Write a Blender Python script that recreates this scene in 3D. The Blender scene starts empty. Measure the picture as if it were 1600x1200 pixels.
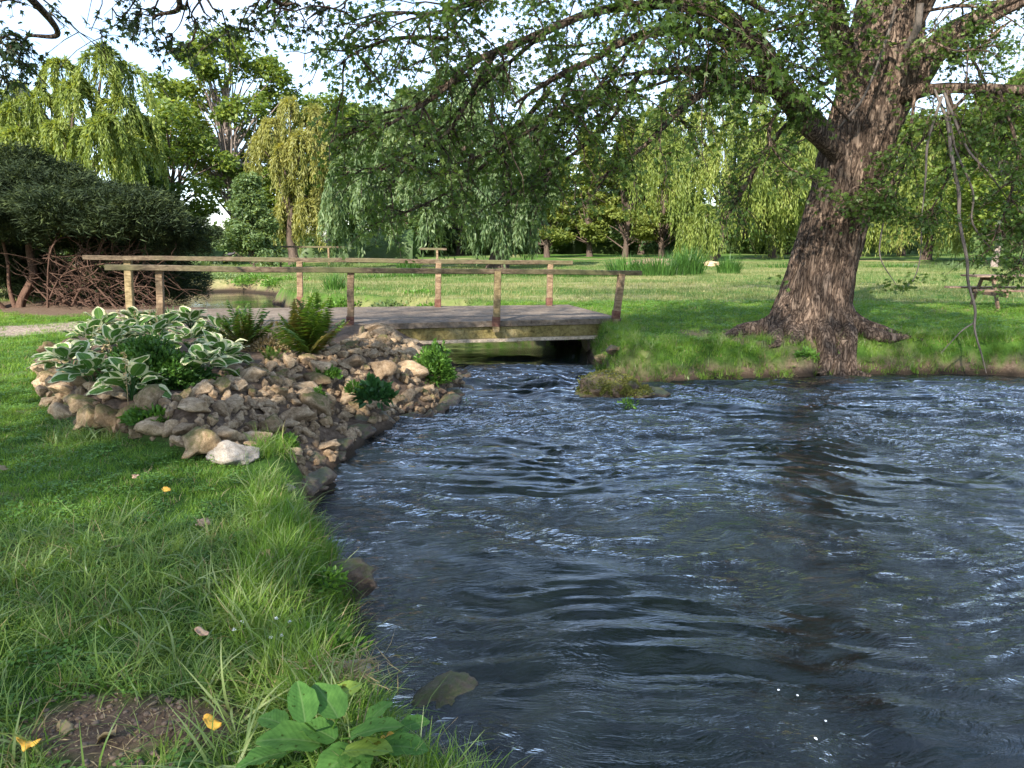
import bpy, math, random
import numpy as np
from mathutils import Vector, Matrix, Euler

RNG = np.random.RandomState(7)
random.seed(7)
C = bpy.context.scene.collection
PI = math.pi

# ------------------------------------------------------------------ camera, sky, sun, exposure
FPX, PITCH, CAMH = 1160.0, math.radians(10.74), 2.1     # focal length in photo pixels
cam = bpy.data.cameras.new('camera'); camo = bpy.data.objects.new('camera', cam); C.objects.link(camo)
camo.location = (0, 0, CAMH); camo.rotation_euler = (PI/2 - PITCH, 0, 0)
cam.sensor_width = 36; cam.lens = 36*FPX/1600; cam.clip_start = .05; cam.clip_end = 2000
bpy.context.scene.camera = camo
SUN_EL, SUN_AZ = math.radians(36), math.radians(24)     # light travels towards +y, turned a little to +x
world = bpy.data.worlds.new('World'); bpy.context.scene.world = world; world.use_nodes = True
wt = world.node_tree; wn = wt.nodes; wl = wt.links
bg = wn['Background']; bg.inputs[1].default_value = .12
sky = wn.new('ShaderNodeTexSky'); sky.sky_type = 'NISHITA'; sky.sun_disc = False
sky.sun_elevation = SUN_EL; sky.sun_rotation = PI + SUN_AZ; sky.dust_density = .5; sky.air_density = 1.0; sky.ozone_density = 2.0
tc = wn.new('ShaderNodeTexCoord'); mp = wn.new('ShaderNodeMapping'); mp.inputs['Scale'].default_value = (1.0, 1.0, 3.2)
mp.inputs['Rotation'].default_value = (0.25, .35, .5)
cn = wn.new('ShaderNodeTexNoise'); cn.inputs['Scale'].default_value = 1.7; cn.inputs['Detail'].default_value = 7; cn.inputs['Roughness'].default_value = .6
cn.inputs['Distortion'].default_value = .5
cr = wn.new('ShaderNodeValToRGB'); cr.color_ramp.elements[0].position = .42; cr.color_ramp.elements[1].position = .72
cr.color_ramp.elements[0].color = (.10, .10, .10, 1); cr.color_ramp.elements[1].color = (.95, .95, .95, 1)
cm = wn.new('ShaderNodeMix'); cm.data_type = 'RGBA'; cm.inputs['B'].default_value = (3.7, 4.4, 5.7, 1)
wl.new(tc.outputs['Generated'], mp.inputs['Vector']); wl.new(mp.outputs[0], cn.inputs['Vector'])
wl.new(cn.outputs['Fac'], cr.inputs[0]); wl.new(cr.outputs[0], cm.inputs['Factor'])
wl.new(sky.outputs[0], cm.inputs['A']); wl.new(cm.outputs['Result'], bg.inputs[0])
sun = bpy.data.lights.new('sun', 'SUN'); sun.energy = 3.9; sun.angle = math.radians(.6); sun.color = (1, .92, .80)
suno = bpy.data.objects.new('sun', sun); C.objects.link(suno)
sd = Vector((math.sin(SUN_AZ)*math.cos(SUN_EL), math.cos(SUN_AZ)*math.cos(SUN_EL), -math.sin(SUN_EL)))
suno.rotation_euler = sd.to_track_quat('-Z', 'Y').to_euler(); suno.location = (-20, -30, 40)
sc = bpy.context.scene
sc.view_settings.view_transform = 'Standard'; sc.view_settings.look = 'None'
sc.view_settings.exposure = 1.8; sc.view_settings.gamma = 1; sc.view_settings.use_curve_mapping = False
sc.render.engine = 'CYCLES'
sc.cycles.use_denoising = True
sc.cycles.max_bounces = 7; sc.cycles.diffuse_bounces = 3; sc.cycles.transmission_bounces = 4; sc.cycles.transparent_max_bounces = 8
sc.cycles.sample_clamp_indirect = 6

# ------------------------------------------------------------------ helpers
def ray(u, v):
    a = (600-v)/FPX
    return np.array([(u-800)/FPX, math.cos(PITCH)+a*math.sin(PITCH), -math.sin(PITCH)+a*math.cos(PITCH)])
def PY(u, v, Y):                       # the point at distance Y seen at photo position (u, v)
    d = ray(u, v); return np.array([0, 0, CAMH]) + d*(Y/d[1])
def PZ(u, v, z=0.):                    # the point at height z seen at (u, v)
    d = ray(u, v); return np.array([0, 0, CAMH]) + d*((z-CAMH)/d[2])

def _h(i, j, k, s):
    n = (i*374761393 + j*668265263 + k*2147483647 + s*974634777) & 0xffffffff
    n = ((n ^ (n >> 13))*1274126177) & 0xffffffff
    n = ((n ^ (n >> 16))*2246822519) & 0xffffffff
    return ((n ^ (n >> 15)) & 0xffffff)/float(0xffffff)*2-1
def noise(x, y, z=0., s=0):
    x = np.asarray(x, float); y = np.asarray(y, float)+0*x; z = np.asarray(z, float)+0*x
    i = np.floor(x).astype(np.int64); j = np.floor(y).astype(np.int64); k = np.floor(z).astype(np.int64)
    fx, fy, fz = x-i, y-j, z-k
    fx = fx*fx*fx*(fx*(fx*6-15)+10); fy = fy*fy*fy*(fy*(fy*6-15)+10); fz = fz*fz*(3-2*fz)
    r = 0
    for a in (0, 1):
        for b in (0, 1):
            w = (fx if a else 1-fx)*(fy if b else 1-fy)
            r = r + w*((1-fz)*_h(i+a, j+b, k, s) + fz*_h(i+a, j+b, k+1, s))
    return r
def fbm(x, y, z=0., o=4, s=0, g=.5):
    r, a, f = 0, 1., 1.
    for n in range(o):
        r = r + a*noise(x*f, y*f, np.asarray(z)*f, s+n*7); a *= g; f *= 2.03
    return r
def smooth(a, b, x):
    t = np.clip((x-a)/(b-a), 0, 1); return t*t*(3-2*t)

def tag(o, label=None, cat=None, group=None, kind=None):
    if label: o['label'] = label
    if cat: o['category'] = cat
    if group: o['group'] = group
    if kind: o['kind'] = kind
    return o
def empty(name, loc=(0, 0, 0), rz=0):
    o = bpy.data.objects.new(name, None); C.objects.link(o); o.location = loc; o.rotation_euler = (0, 0, rz); o.empty_display_size = .2
    return o
def mesh_np(name, V, F, mat, smoothed=True, link=True, mats=None, midx=None):
    """V (n,3), F (m,k) with constant k, or a list of such arrays"""
    Fs = F if isinstance(F, list) else [F]
    me = bpy.data.meshes.new(name)
    V = np.asarray(V, np.float32)
    me.vertices.add(len(V)); me.vertices.foreach_set('co', V.ravel())
    tot = sum(f.size for f in Fs); n = sum(len(f) for f in Fs)
    me.loops.add(tot); me.polygons.add(n)
    me.loops.foreach_set('vertex_index', np.concatenate([f.ravel() for f in Fs]).astype(np.int32))
    sizes = np.concatenate([np.full(len(f), f.shape[1]) for f in Fs]).astype(np.int32)
    st = np.zeros(n, np.int32); st[1:] = np.cumsum(sizes)[:-1]
    me.polygons.foreach_set('loop_start', st); me.polygons.foreach_set('loop_total', sizes)
    me.polygons.foreach_set('use_smooth', np.full(n, bool(smoothed)))
    if mats:
        for m in mats: me.materials.append(m)
        me.polygons.foreach_set('material_index', np.asarray(midx, np.int32))
    elif mat: me.materials.append(mat)
    me.update(calc_edges=True); me.validate()
    return me
def obj(name, me, parent=None, loc=None, rot=None, scale=None):
    o = bpy.data.objects.new(name, me); C.objects.link(o)
    if parent: o.parent = parent
    if loc is not None: o.location = tuple(float(a) for a in loc)
    if rot is not None: o.rotation_euler = tuple(float(a) for a in rot)
    if scale is not None: o.scale = (scale,)*3 if np.isscalar(scale) else tuple(float(a) for a in scale)
    return o
class MB:
    """collects shapes into one mesh"""
    def __init__(s): s.V = []; s.F = {}; s.n = 0
    def add(s, V, F):
        V = np.asarray(V, float); F = np.asarray(F, np.int64)
        s.V.append(V); s.F.setdefault(F.shape[1], []).append(F+s.n); s.n += len(V); return s
    def box(s, c, size, R=None, jit=0.):
        h = np.array(size)/2.
        V = np.array([[x, y, z] for x in (-1, 1) for y in (-1, 1) for z in (-1, 1)], float)*h
        if jit: V += RNG.uniform(-jit, jit, V.shape)
        if R is not None: V = V @ np.array(R).T
        return s.add(V+np.array(c), [[0, 1, 3, 2], [4, 6, 7, 5], [0, 4, 5, 1], [2, 3, 7, 6], [0, 2, 6, 4], [1, 5, 7, 3]])
    def beam(s, a, b, w, h, up=(0, 0, 1), segs=1, jit=0.):
        """a bar from a to b with chamfered section, w wide and h high"""
        a = np.array(a, float); b = np.array(b, float); d = b-a; L = np.linalg.norm(d); d /= L
        r = np.cross(d, up); r /= np.linalg.norm(r); u = np.cross(r, d)
        c = min(w, h)*.1
        prof = [(-w/2+c, -h/2), (w/2-c, -h/2), (w/2, -h/2+c), (w/2, h/2-c), (w/2-c, h/2), (-w/2+c, h/2), (-w/2, h/2-c), (-w/2, -h/2+c)]
        V = []
        for i in range(segs+1):
            p = a+d*L*i/segs
            o = RNG.normal(0, jit, 2) if jit else (0, 0)
            for x, y in prof: V.append(p+r*(x+o[0])+u*(y+o[1]))
        F = [[i*8+j, i*8+(j+1) % 8, (i+1)*8+(j+1) % 8, (i+1)*8+j] for i in range(segs) for j in range(8)]
        s.add(V, F)
        n0 = s.n-len(V); s.F.setdefault(8, []).append(np.array([[n0+j for j in range(7, -1, -1)], [n0+segs*8+j for j in range(8)]]))
        return s
    def tube(s, P, R, k=6, cap=True, disp=None):
        V, F = tube(P, R, k)
        s.add(V, F)
        return s
    def mesh(s, name, mat, smoothed=False):
        return mesh_np(name, np.concatenate(s.V), [np.concatenate(f) for f in s.F.values()], mat, smoothed)
    def build(s, name, mat, parent=None, smoothed=False): return obj(name, s.mesh(name, mat, smoothed), parent)

def frames(P):
    P = np.asarray(P, float); T = np.gradient(P, axis=0); T /= np.linalg.norm(T, axis=1)[:, None]+1e-9
    ref = np.array([0, 0, 1.]) if abs(T[0, 2]) < .8 else np.array([1., 0, 0])
    N = np.zeros_like(P); n = np.cross(T[0], ref)
    for i in range(len(P)):
        n = n-T[i]*np.dot(n, T[i]); n /= np.linalg.norm(n)+1e-9; N[i] = n
    return T, N, np.cross(T, N)
def tube(P, R, k=6):
    P = np.asarray(P, float); T, N, B = frames(P); R = np.asarray(R, float)+np.zeros(len(P))
    a = np.arange(k)/k*2*PI
    V = P[:, None, :]+R[:, None, None]*(np.cos(a)[None, :, None]*N[:, None, :]+np.sin(a)[None, :, None]*B[:, None, :])
    n = len(P); i = np.arange(n-1)[:, None]*k; j = np.arange(k)[None, :]; j2 = (j+1) % k
    F = np.stack([i+j, i+j2, i+k+j2, i+k+j], -1).reshape(-1, 4)
    return V.reshape(-1, 3), F
def spline(P, n):
    P = np.asarray(P, float); m = len(P)
    Q = np.vstack([2*P[0]-P[1], P, 2*P[-1]-P[-2]])
    t = np.linspace(0, m-1-1e-6, n); i = t.astype(int); f = (t-i)[:, None]
    a, b, c, d = Q[i], Q[i+1], Q[i+2], Q[i+3]
    return .5*((2*b)+(-a+c)*f+(2*a-5*b+4*c-d)*f**2+(-a+3*b-3*c+d)*f**3)
def unit(v): return v/(np.linalg.norm(v, axis=-1, keepdims=True)+1e-9)
def rdir(n, zs=1.):
    v = RNG.normal(size=(n, 3)); v[:, 2] *= zs; return unit(v)

# leaf templates: vertices (along, across, up), faces
T_DIAMOND = (np.array([[0, 0, 0], [.45, .5, .06], [1, 0, -.05], [.45, -.5, .06]]), np.array([[0, 1, 2, 3]]))
T_OVAL = (np.array([[0, 0, 0], [.25, .42, .08], [.65, .42, .06], [1, 0, -.12], [.65, -.42, .06], [.25, -.42, .08]]), np.array([[0, 1, 2, 3], [0, 3, 4, 5]]))
T_MAPLE = (np.array([[0, 0, 0], [.45, .16, .03], [1, 0, -.08], [.45, -.16, .03],
                     [.30, .30, .05], [.72, .60, -.05], [.22, .16, .02], [.30, -.30, .05], [.72, -.60, -.05], [.22, -.16, .02],
                     [.1, .45, -.03], [.1, -.45, -.03]]),
           np.array([[0, 1, 2, 3], [0, 4, 5, 1], [0, 3, 8, 7], [0, 10, 4, 6], [0, 9, 7, 11]]))
def leaves(P, D, L, W, tmpl=T_DIAMOND, N=None):
    P = np.asarray(P, float); D = unit(np.asarray(D, float)); n = len(P)
    if N is None: N = rdir(n); N[:, 2] = np.abs(N[:, 2])+.35
    X = unit(np.cross(N, D)); U = np.cross(D, X)
    tv, tf = tmpl
    L = np.asarray(L)+np.zeros(n); W = np.asarray(W)+np.zeros(n)
    V = P[:, None, :]+D[:, None, :]*(tv[None, :, 0:1]*L[:, None, None])+X[:, None, :]*(tv[None, :, 1:2]*W[:, None, None])+U[:, None, :]*(tv[None, :, 2:3]*L[:, None, None])
    F = tf[None]+(np.arange(n)*len(tv))[:, None, None]
    return V.reshape(-1, 3), F.reshape(-1, tf.shape[1])

# ------------------------------------------------------------------ materials
def mat(name):
    m = bpy.data.materials.new(name); m.use_nodes = True
    nt = m.node_tree; b = nt.nodes['Principled BSDF']
    return m, nt, nt.nodes, nt.links, b
def ramp(n, stops):
    r = n.new('ShaderNodeValToRGB'); e = r.color_ramp.elements
    while len(e) < len(stops): e.new(.5)
    for i, (p, c) in enumerate(stops): e[i].position = p; e[i].color = (*c, 1)
    return r
def tnoise(n, l, scale, detail=4, rough=.55, dist=0., vec=None, out='Fac'):
    t = n.new('ShaderNodeTexNoise'); t.inputs['Scale'].default_value = scale; t.inputs['Detail'].default_value = detail
    t.inputs['Roughness'].default_value = rough; t.inputs['Distortion'].default_value = dist
    if vec is not None: l.new(vec, t.inputs['Vector'])
    return t.outputs[out]
def objvec(n, l, scale=(1, 1, 1), rot=(0, 0, 0), kind='Object'):
    t = n.new('ShaderNodeTexCoord'); m = n.new('ShaderNodeMapping'); m.inputs['Scale'].default_value = scale; m.inputs['Rotation'].default_value = rot
    l.new(t.outputs[kind], m.inputs['Vector']); return m.outputs[0]
def geovec(n, l, scale=(1, 1, 1)):
    t = n.new('ShaderNodeNewGeometry'); m = n.new('ShaderNodeMapping'); m.inputs['Scale'].default_value = scale
    l.new(t.outputs['Position'], m.inputs['Vector']); return m.outputs[0]
def mixc(n, l, f, a, b, mode='MIX'):
    m = n.new('ShaderNodeMix'); m.data_type = 'RGBA'; m.blend_type = mode
    for k, x in (('Factor', f), ('A', a), ('B', b)):
        if hasattr(x, 'is_linked'): l.new(x, m.inputs[k])
        elif k == 'Factor': m.inputs[k].default_value = x
        else: m.inputs[k].default_value = (*x, 1)
    return m.outputs['Result']
def bump(n, l, h, b, strength=.5, dist=.02):
    x = n.new('ShaderNodeBump'); x.inputs['Strength'].default_value = strength; x.inputs['Distance'].default_value = dist
    l.new(h, x.inputs['Height']); l.new(x.outputs[0], b.inputs['Normal']); return x

def foliage(name, c1, c2, c3=None, trans=.35, rough=.55, nscale=.6, inst=False, spec=.3):
    m, nt, n, l, b = mat(name)
    g = n.new('ShaderNodeNewGeometry')
    if c3 is None: c3 = tuple(a*1.25 for a in c2)
    r = ramp(n, [(0, c1), (.6, c2), (1, c3)])
    ns = tnoise(n, l, nscale, 3, .6, 0, g.outputs['Position'])
    ma = n.new('ShaderNodeMath'); ma.operation = 'MULTIPLY_ADD'; ma.inputs[1].default_value = 1.5; ma.inputs[2].default_value = -.55
    l.new(ns, ma.inputs[0])
    mb_ = n.new('ShaderNodeMath'); mb_.operation = 'MULTIPLY_ADD'; mb_.inputs[1].default_value = .65; l.new(g.outputs['Random Per Island'], mb_.inputs[0]); l.new(ma.outputs[0], mb_.inputs[2])
    last = mb_.outputs[0]
    if inst:
        oi = n.new('ShaderNodeObjectInfo'); mc = n.new('ShaderNodeMath'); mc.operation = 'MULTIPLY_ADD'; mc.inputs[1].default_value = .3
        l.new(oi.outputs['Random'], mc.inputs[0]); l.new(last, mc.inputs[2]); last = mc.outputs[0]
    l.new(last, r.inputs[0]); l.new(r.outputs[0], b.inputs['Base Color'])
    b.inputs['Roughness'].default_value = rough; b.inputs['Specular IOR Level'].default_value = spec
    tr = n.new('ShaderNodeBsdfTranslucent'); hs = n.new('ShaderNodeMix'); hs.data_type = 'RGBA'; hs.blend_type = 'MULTIPLY'; hs.inputs['Factor'].default_value = 1
    hs.inputs['B'].default_value = (1.5, 1.35, .55, 1); l.new(r.outputs[0], hs.inputs['A']); l.new(hs.outputs['Result'], tr.inputs['Color'])
    mx = n.new('ShaderNodeMixShader'); mx.inputs[0].default_value = trans
    l.new(b.outputs[0], mx.inputs[1]); l.new(tr.outputs[0], mx.inputs[2]); l.new(mx.outputs[0], n['Material Output'].inputs[0])
    return m
def bark(name, c1, c2, c3, scale=6, strength=.7, stretch=.16):
    m, nt, n, l, b = mat(name)
    v = geovec(n, l, (1, 1, stretch))
    a = tnoise(n, l, scale, 6, .65, .4, v); bb = tnoise(n, l, scale*4, 5, .6, .2, v); c = tnoise(n, l, 1.2, 3, .5, 0, geovec(n, l))
    r = ramp(n, [(.32, c1), (.52, c2), (.72, c3)]); l.new(a, r.inputs[0])
    col = mixc(n, l, c, r.outputs[0], c2); r2 = ramp(n, [(.3, (.55, .55, .55)), (.6, (1.1, 1.1, 1.1))]); l.new(bb, r2.inputs[0])
    col = mixc(n, l, .8, col, r2.outputs[0], 'MULTIPLY')
    l.new(col, b.inputs['Base Color']); b.inputs['Roughness'].default_value = .9; b.inputs['Specular IOR Level'].default_value = .15
    ad = n.new('ShaderNodeMath'); ad.operation = 'ADD'; l.new(a, ad.inputs[0]); l.new(bb, ad.inputs[1])
    bump(n, l, ad.outputs[0], b, strength, .04)
    return m
def maplebark(name, c1, c2, c3, *_):
    m, nt, n, l, b = mat(name)
    v = geovec(n, l, (1, 1, .17)); a = tnoise(n, l, 13, 4, .6, .9, v); f = tnoise(n, l, 46, 5, .7, .3, geovec(n, l, (1, 1, .35))); c = tnoise(n, l, 1.6, 4, .6, .3, geovec(n, l, (1, 1, .5)))
    sb = n.new('ShaderNodeMath'); sb.operation = 'SUBTRACT'; sb.inputs[1].default_value = .5; l.new(a, sb.inputs[0]); ab_ = n.new('ShaderNodeMath'); ab_.operation = 'ABSOLUTE'; l.new(sb.outputs[0], ab_.inputs[0])
    mu = n.new('ShaderNodeMath'); mu.operation = 'MULTIPLY'; mu.inputs[1].default_value = 6; l.new(ab_.outputs[0], mu.inputs[0])
    r = ramp(n, [(.03, c1), (.28, c2), (.85, c3)]); l.new(mu.outputs[0], r.inputs[0])
    r2 = ramp(n, [(.3, (.6, .58, .56)), (.65, (1.25, 1.22, 1.2))]); l.new(f, r2.inputs[0]); col = mixc(n, l, .85, r.outputs[0], r2.outputs[0], 'MULTIPLY')
    r3 = ramp(n, [(.35, (.72, .7, .68)), (.65, (1.3, 1.2, 1.1))]); l.new(c, r3.inputs[0]); col = mixc(n, l, 1, col, r3.outputs[0], 'MULTIPLY')
    l.new(col, b.inputs['Base Color']); b.inputs['Roughness'].default_value = .92; b.inputs['Specular IOR Level'].default_value = .12
    mn = n.new('ShaderNodeMath'); mn.operation = 'MINIMUM'; mn.inputs[1].default_value = .8; l.new(mu.outputs[0], mn.inputs[0])
    ad = n.new('ShaderNodeMath'); ad.operation = 'MULTIPLY_ADD'; ad.inputs[1].default_value = .5; l.new(f, ad.inputs[0]); l.new(mn.outputs[0], ad.inputs[2]); bump(n, l, ad.outputs[0], b, 1., .035)
    return m
def rockmat(name, c1, c2, c3, moss=0., wet=False, scale=7):
    m, nt, n, l, b = mat(name)
    oi = n.new('ShaderNodeObjectInfo'); v = objvec(n, l)
    ad = n.new('ShaderNodeVectorMath'); ad.operation = 'ADD'; l.new(v, ad.inputs[0]); cx = n.new('ShaderNodeCombineXYZ')
    mu = n.new('ShaderNodeMath'); mu.operation = 'MULTIPLY'; mu.inputs[1].default_value = 37; l.new(oi.outputs['Random'], mu.inputs[0]); l.new(mu.outputs[0], cx.inputs[0]); l.new(cx.outputs[0], ad.inputs[1]); v = ad.outputs[0]
    a = tnoise(n, l, scale*.45, 6, .65, .3, v); f = tnoise(n, l, scale*4, 6, .75, 0, v)
    r = ramp(n, [(.3, c1), (.5, c2), (.68, c3)]); l.new(a, r.inputs[0])
    rr = ramp(n, [(0, (.62, .58, .55)), (.5, (.95, .93, .9)), (1, (1.25, 1.18, 1.1))]); l.new(oi.outputs['Random'], rr.inputs[0])
    col = mixc(n, l, 1, r.outputs[0], rr.outputs[0], 'MULTIPLY')
    r3 = ramp(n, [(.33, (.3, .27, .24)), (.55, (1.1, 1.1, 1.1))]); l.new(f, r3.inputs[0]); col = mixc(n, l, .85, col, r3.outputs[0], 'MULTIPLY')
    if moss:
        g = n.new('ShaderNodeNewGeometry'); sx = n.new('ShaderNodeSeparateXYZ'); l.new(g.outputs['Normal'], sx.inputs[0])
        mn = tnoise(n, l, 3.5, 5, .6, 0, v); s1 = n.new('ShaderNodeMath'); s1.operation = 'MULTIPLY_ADD'; s1.inputs[1].default_value = .45
        l.new(sx.outputs['Z'], s1.inputs[0]); l.new(mn, s1.inputs[2]); mr = ramp(n, [(1.0-moss, (0, 0, 0)), (min(1, 1.3-moss), (.85, .85, .85))]); l.new(s1.outputs[0], mr.inputs[0])
        mc = ramp(n, [(.3, (.035, .05, .012)), (.7, (.13, .14, .03))]); l.new(f, mc.inputs[0])
        col = mixc(n, l, mr.outputs[0], col, mc.outputs[0])
    l.new(col, b.inputs['Base Color']); b.inputs['Roughness'].default_value = .45 if wet else .92; b.inputs['Specular IOR Level'].default_value = .5 if wet else .2
    ad2 = n.new('ShaderNodeMath'); ad2.operation = 'MULTIPLY_ADD'; ad2.inputs[1].default_value = .5; l.new(f, ad2.inputs[0]); l.new(a, ad2.inputs[2])
    bump(n, l, ad2.outputs[0], b, .9, .035)
    return m
def woodmat(name, c1, c2, c3, rough=.8, green=None):
    m, nt, n, l, b = mat(name)
    v = objvec(n, l, (1.2, 14, 14)); a = tnoise(n, l, 2.2, 5, .6, .6, v); f = tnoise(n, l, 9, 4, .7, 0, objvec(n, l)); k = tnoise(n, l, 1.1, 3, .6, 0, objvec(n, l))
    r = ramp(n, [(.3, c1), (.5, c2), (.72, c3)]); l.new(a, r.inputs[0])
    r2 = ramp(n, [(.35, (.45, .43, .4)), (.6, (1.05, 1.05, 1.05))]); l.new(f, r2.inputs[0]); col = mixc(n, l, .8, r.outputs[0], r2.outputs[0], 'MULTIPLY')
    if green:
        kr = ramp(n, [(.42, (0, 0, 0)), (.62, (.8, .8, .8))]); l.new(k, kr.inputs[0]); col = mixc(n, l, kr.outputs[0], col, green)
    l.new(col, b.inputs['Base Color']); b.inputs['Roughness'].default_value = rough; b.inputs['Specular IOR Level'].default_value = .2
    bump(n, l, a, b, .5, .01)
    return m

M = {}
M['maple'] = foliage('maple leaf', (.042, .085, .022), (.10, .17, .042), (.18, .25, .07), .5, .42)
M['maple_backlit'] = foliage('overhanging leaf', (.018, .032, .014), (.035, .06, .022), (.06, .095, .03), .3, .4)  # darker leaf colour holds the shade of boughs seen against the sky
M['willow'] = foliage('willow leaf yellow', (.09, .135, .03), (.19, .25, .055), (.30, .34, .09), .45, .5, .35)
M['willow_grey'] = foliage('willow leaf grey green', (.06, .11, .045), (.135, .20, .088), (.21, .28, .125), .42, .5, .35)
M['willow_gold'] = foliage('willow leaf golden', (.13, .15, .04), (.25, .26, .075), (.37, .36, .12), .45, .5, .35)
M['ash'] = foliage('broad leaf light', (.05, .095, .02), (.13, .19, .035), (.23, .28, .06), .42, .5, .35)
M['deep'] = foliage('broad leaf deep', (.03, .06, .02), (.07, .12, .036), (.13, .19, .055), .38, .5, .4)
M['cypress'] = foliage('cypress needles', (.06, .09, .02), (.14, .18, .035), (.22, .25, .06), .4, .6, .4)
M['shrub'] = foliage('shrub leaf fresh', (.07, .12, .045), (.125, .185, .075), (.20, .28, .11), .4, .5, .5)
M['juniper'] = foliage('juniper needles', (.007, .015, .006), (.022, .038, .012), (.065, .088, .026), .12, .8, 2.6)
M['fern'] = foliage('fern', (.05, .10, .018), (.10, .19, .03), (.17, .24, .05), .4, .5, 4)
M['herb'] = foliage('herb leaf', (.05, .12, .02), (.10, .21, .035), (.17, .32, .05), .4, .45, 4)
M['herb_dark'] = foliage('herb leaf dark', (.018, .055, .018), (.035, .10, .028), (.06, .15, .04), .3, .4, 4)
M['mosspile'] = foliage('moss', (.045, .055, .010), (.105, .115, .022), (.19, .19, .045), .2, .8, 8)
M['bushleaf'] = foliage('bush leaf', (.022, .06, .012), (.045, .11, .02), (.085, .18, .03), .3, .45, 6)
M['grass'] = foliage('grass blade', (.040, .098, .011), (.095, .205, .022), (.195, .31, .05), .45, .5, .9, True)
M['grass_long'] = foliage('grass blade long', (.034, .088, .017), (.088, .18, .034), (.20, .29, .075), .45, .4, 1.1, True)
M['grass_pale'] = foliage('grass blade pale', (.09, .16, .05), (.16, .24, .085), (.24, .30, .12), .4, .35, 1.1, True)
M['grass_far'] = foliage('grass blade mown', (.045, .095, .022), (.105, .165, .042), (.27, .26, .12), .4, .5, .45, True)
M['reed'] = foliage('reed blade', (.025, .07, .015), (.06, .14, .03), (.12, .23, .05), .4, .4, 1)
M['straw'] = foliage('straw', (.20, .15, .08), (.32, .25, .14), (.42, .34, .2), .3, .7, 6)
M['bark'] = maplebark('maple bark', (.028, .021, .017), (.115, .088, .072), (.205, .165, .135), 8, 1.)
M['bark_far'] = bark('distant bark', (.04, .03, .024), (.09, .066, .052), (.15, .115, .09), 3, .5)
M['bark_red'] = bark('juniper bark', (.035, .02, .014), (.10, .058, .04), (.18, .11, .08), 14, .6)
M['bark_pale'] = bark('pale bark', (.13, .10, .085), (.22, .18, .155), (.32, .27, .24), 3, .4)
M['twig'] = bark('dead twig', (.03, .018, .013), (.085, .05, .036), (.16, .10, .075), 20, .3)
M['deadwood'] = bark('bare grey branch', (.06, .05, .045), (.13, .11, .095), (.22, .19, .17), 14, .4)
M['stone'] = rockmat('tufa stone', (.215, .152, .092), (.41, .308, .20), (.60, .475, .335))
M['stone_mossy'] = rockmat('mossy tufa stone', (.18, .125, .07), (.34, .25, .15), (.50, .38, .25), .32)
M['stone_wet'] = rockmat('waterline stone', (.05, .034, .024), (.13, .088, .062), (.22, .155, .105), .26, True)
M['stone_pale'] = rockmat('pale boulder', (.30, .26, .21), (.44, .39, .33), (.58, .53, .46), 0, False, 5)
M['stone_moss'] = rockmat('moss covered rock', (.035, .025, .016), (.085, .06, .038), (.15, .108, .068), .30, True)
M['concrete'] = rockmat('deck concrete', (.15, .125, .10), (.22, .185, .15), (.29, .25, .205), 0, False, 3)
M['beam_moss'] = rockmat('beam with algae', (.13, .11, .035), (.26, .22, .09), (.36, .31, .17), 0, False, 5)
M['flange'] = rockmat('beam flange', (.28, .23, .17), (.42, .36, .28), (.52, .46, .38), 0, False, 5)
M['post'] = woodmat('bridge post', (.11, .07, .042), (.22, .15, .092), (.33, .245, .155))
M['post_olive'] = woodmat('bridge post olive', (.12, .09, .042), (.23, .175, .09), (.34, .265, .15))
M['rail'] = woodmat('bridge rail', (.05, .035, .024), (.115, .085, .055), (.19, .15, .10), .8, (.10, .10, .045))
M['tablewood'] = woodmat('picnic wood', (.08, .05, .035), (.17, .115, .08), (.27, .2, .15))
M['iron'] = woodmat('post shoe', (.09, .04, .03), (.15, .07, .05), (.2, .11, .08))

def plain(name, c1, c2, rough=.6, trans=0, ns=6):
    m, nt, n, l, b = mat(name); r = ramp(n, [(.35, c1), (.65, c2)]); l.new(tnoise(n, l, ns, 4, .6, 0, objvec(n, l)), r.inputs[0])
    l.new(r.outputs[0], b.inputs['Base Color']); b.inputs['Roughness'].default_value = rough
    return m
M['dry_tan'] = plain('dry leaf tan', (.30, .17, .10), (.48, .32, .21), .7, 0, 20)
M['dry_yellow'] = plain('fallen leaf yellow', (.60, .30, .03), (.75, .45, .06), .55, 0, 15)
M['petal'] = plain('white petal', (.75, .75, .72), (.85, .85, .82))
M['bird'] = plain('dark feathers', (.012, .011, .012), (.035, .03, .03))
M['beak'] = plain('beak', (.2, .12, .04), (.28, .18, .06))
M['clod'] = plain('soil clod', (.07, .048, .034), (.15, .11, .08), .95)
M['foam'] = plain('foam', (.7, .74, .8), (.85, .88, .9))

# ------------------------------------------------------------------ the stream's outline and the ground
W_PX = [(900, 1290), (830, 1190), (760, 1150), (700, 1125), (665, 1080), (628, 1040), (592, 1000), (548, 968), (522, 948), (540, 920), (550, 885), (545, 852),
        (520, 820), (503, 797), (505, 775), (522, 745), (548, 716), (580, 690), (622, 670), (680, 655), (714, 642), (728, 618), (722, 592), (708, 572)]
W_R = [(928, 568), (932, 582), (955, 596), (1000, 603), (1050, 603), (1110, 599), (1165, 595), (1230, 592), (1300, 588), (1380, 588), (1450, 587), (1530, 588), (1620, 590), (1750, 592)]
poly = [tuple(PZ(u, v, .42 if v > 840 else .42*smooth(770, 840, v))[:2]) for u, v in W_PX]
poly += [(-1.25, 13.6), (-2.4, 15.0), (-4.2, 15.9), (-7.6, 18.0), (-10.8, 21.5), (-15, 26), (-17, 31), (-12, 33), (-9.6, 30.8), (-8.6, 27), (-7.0, 23.2), (-5.0, 21.2), (-2.2, 20.0), (.4, 17.6), (1.5, 15.2)]
poly += [tuple(PZ(u, v)[:2]) for u, v in W_R]
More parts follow.
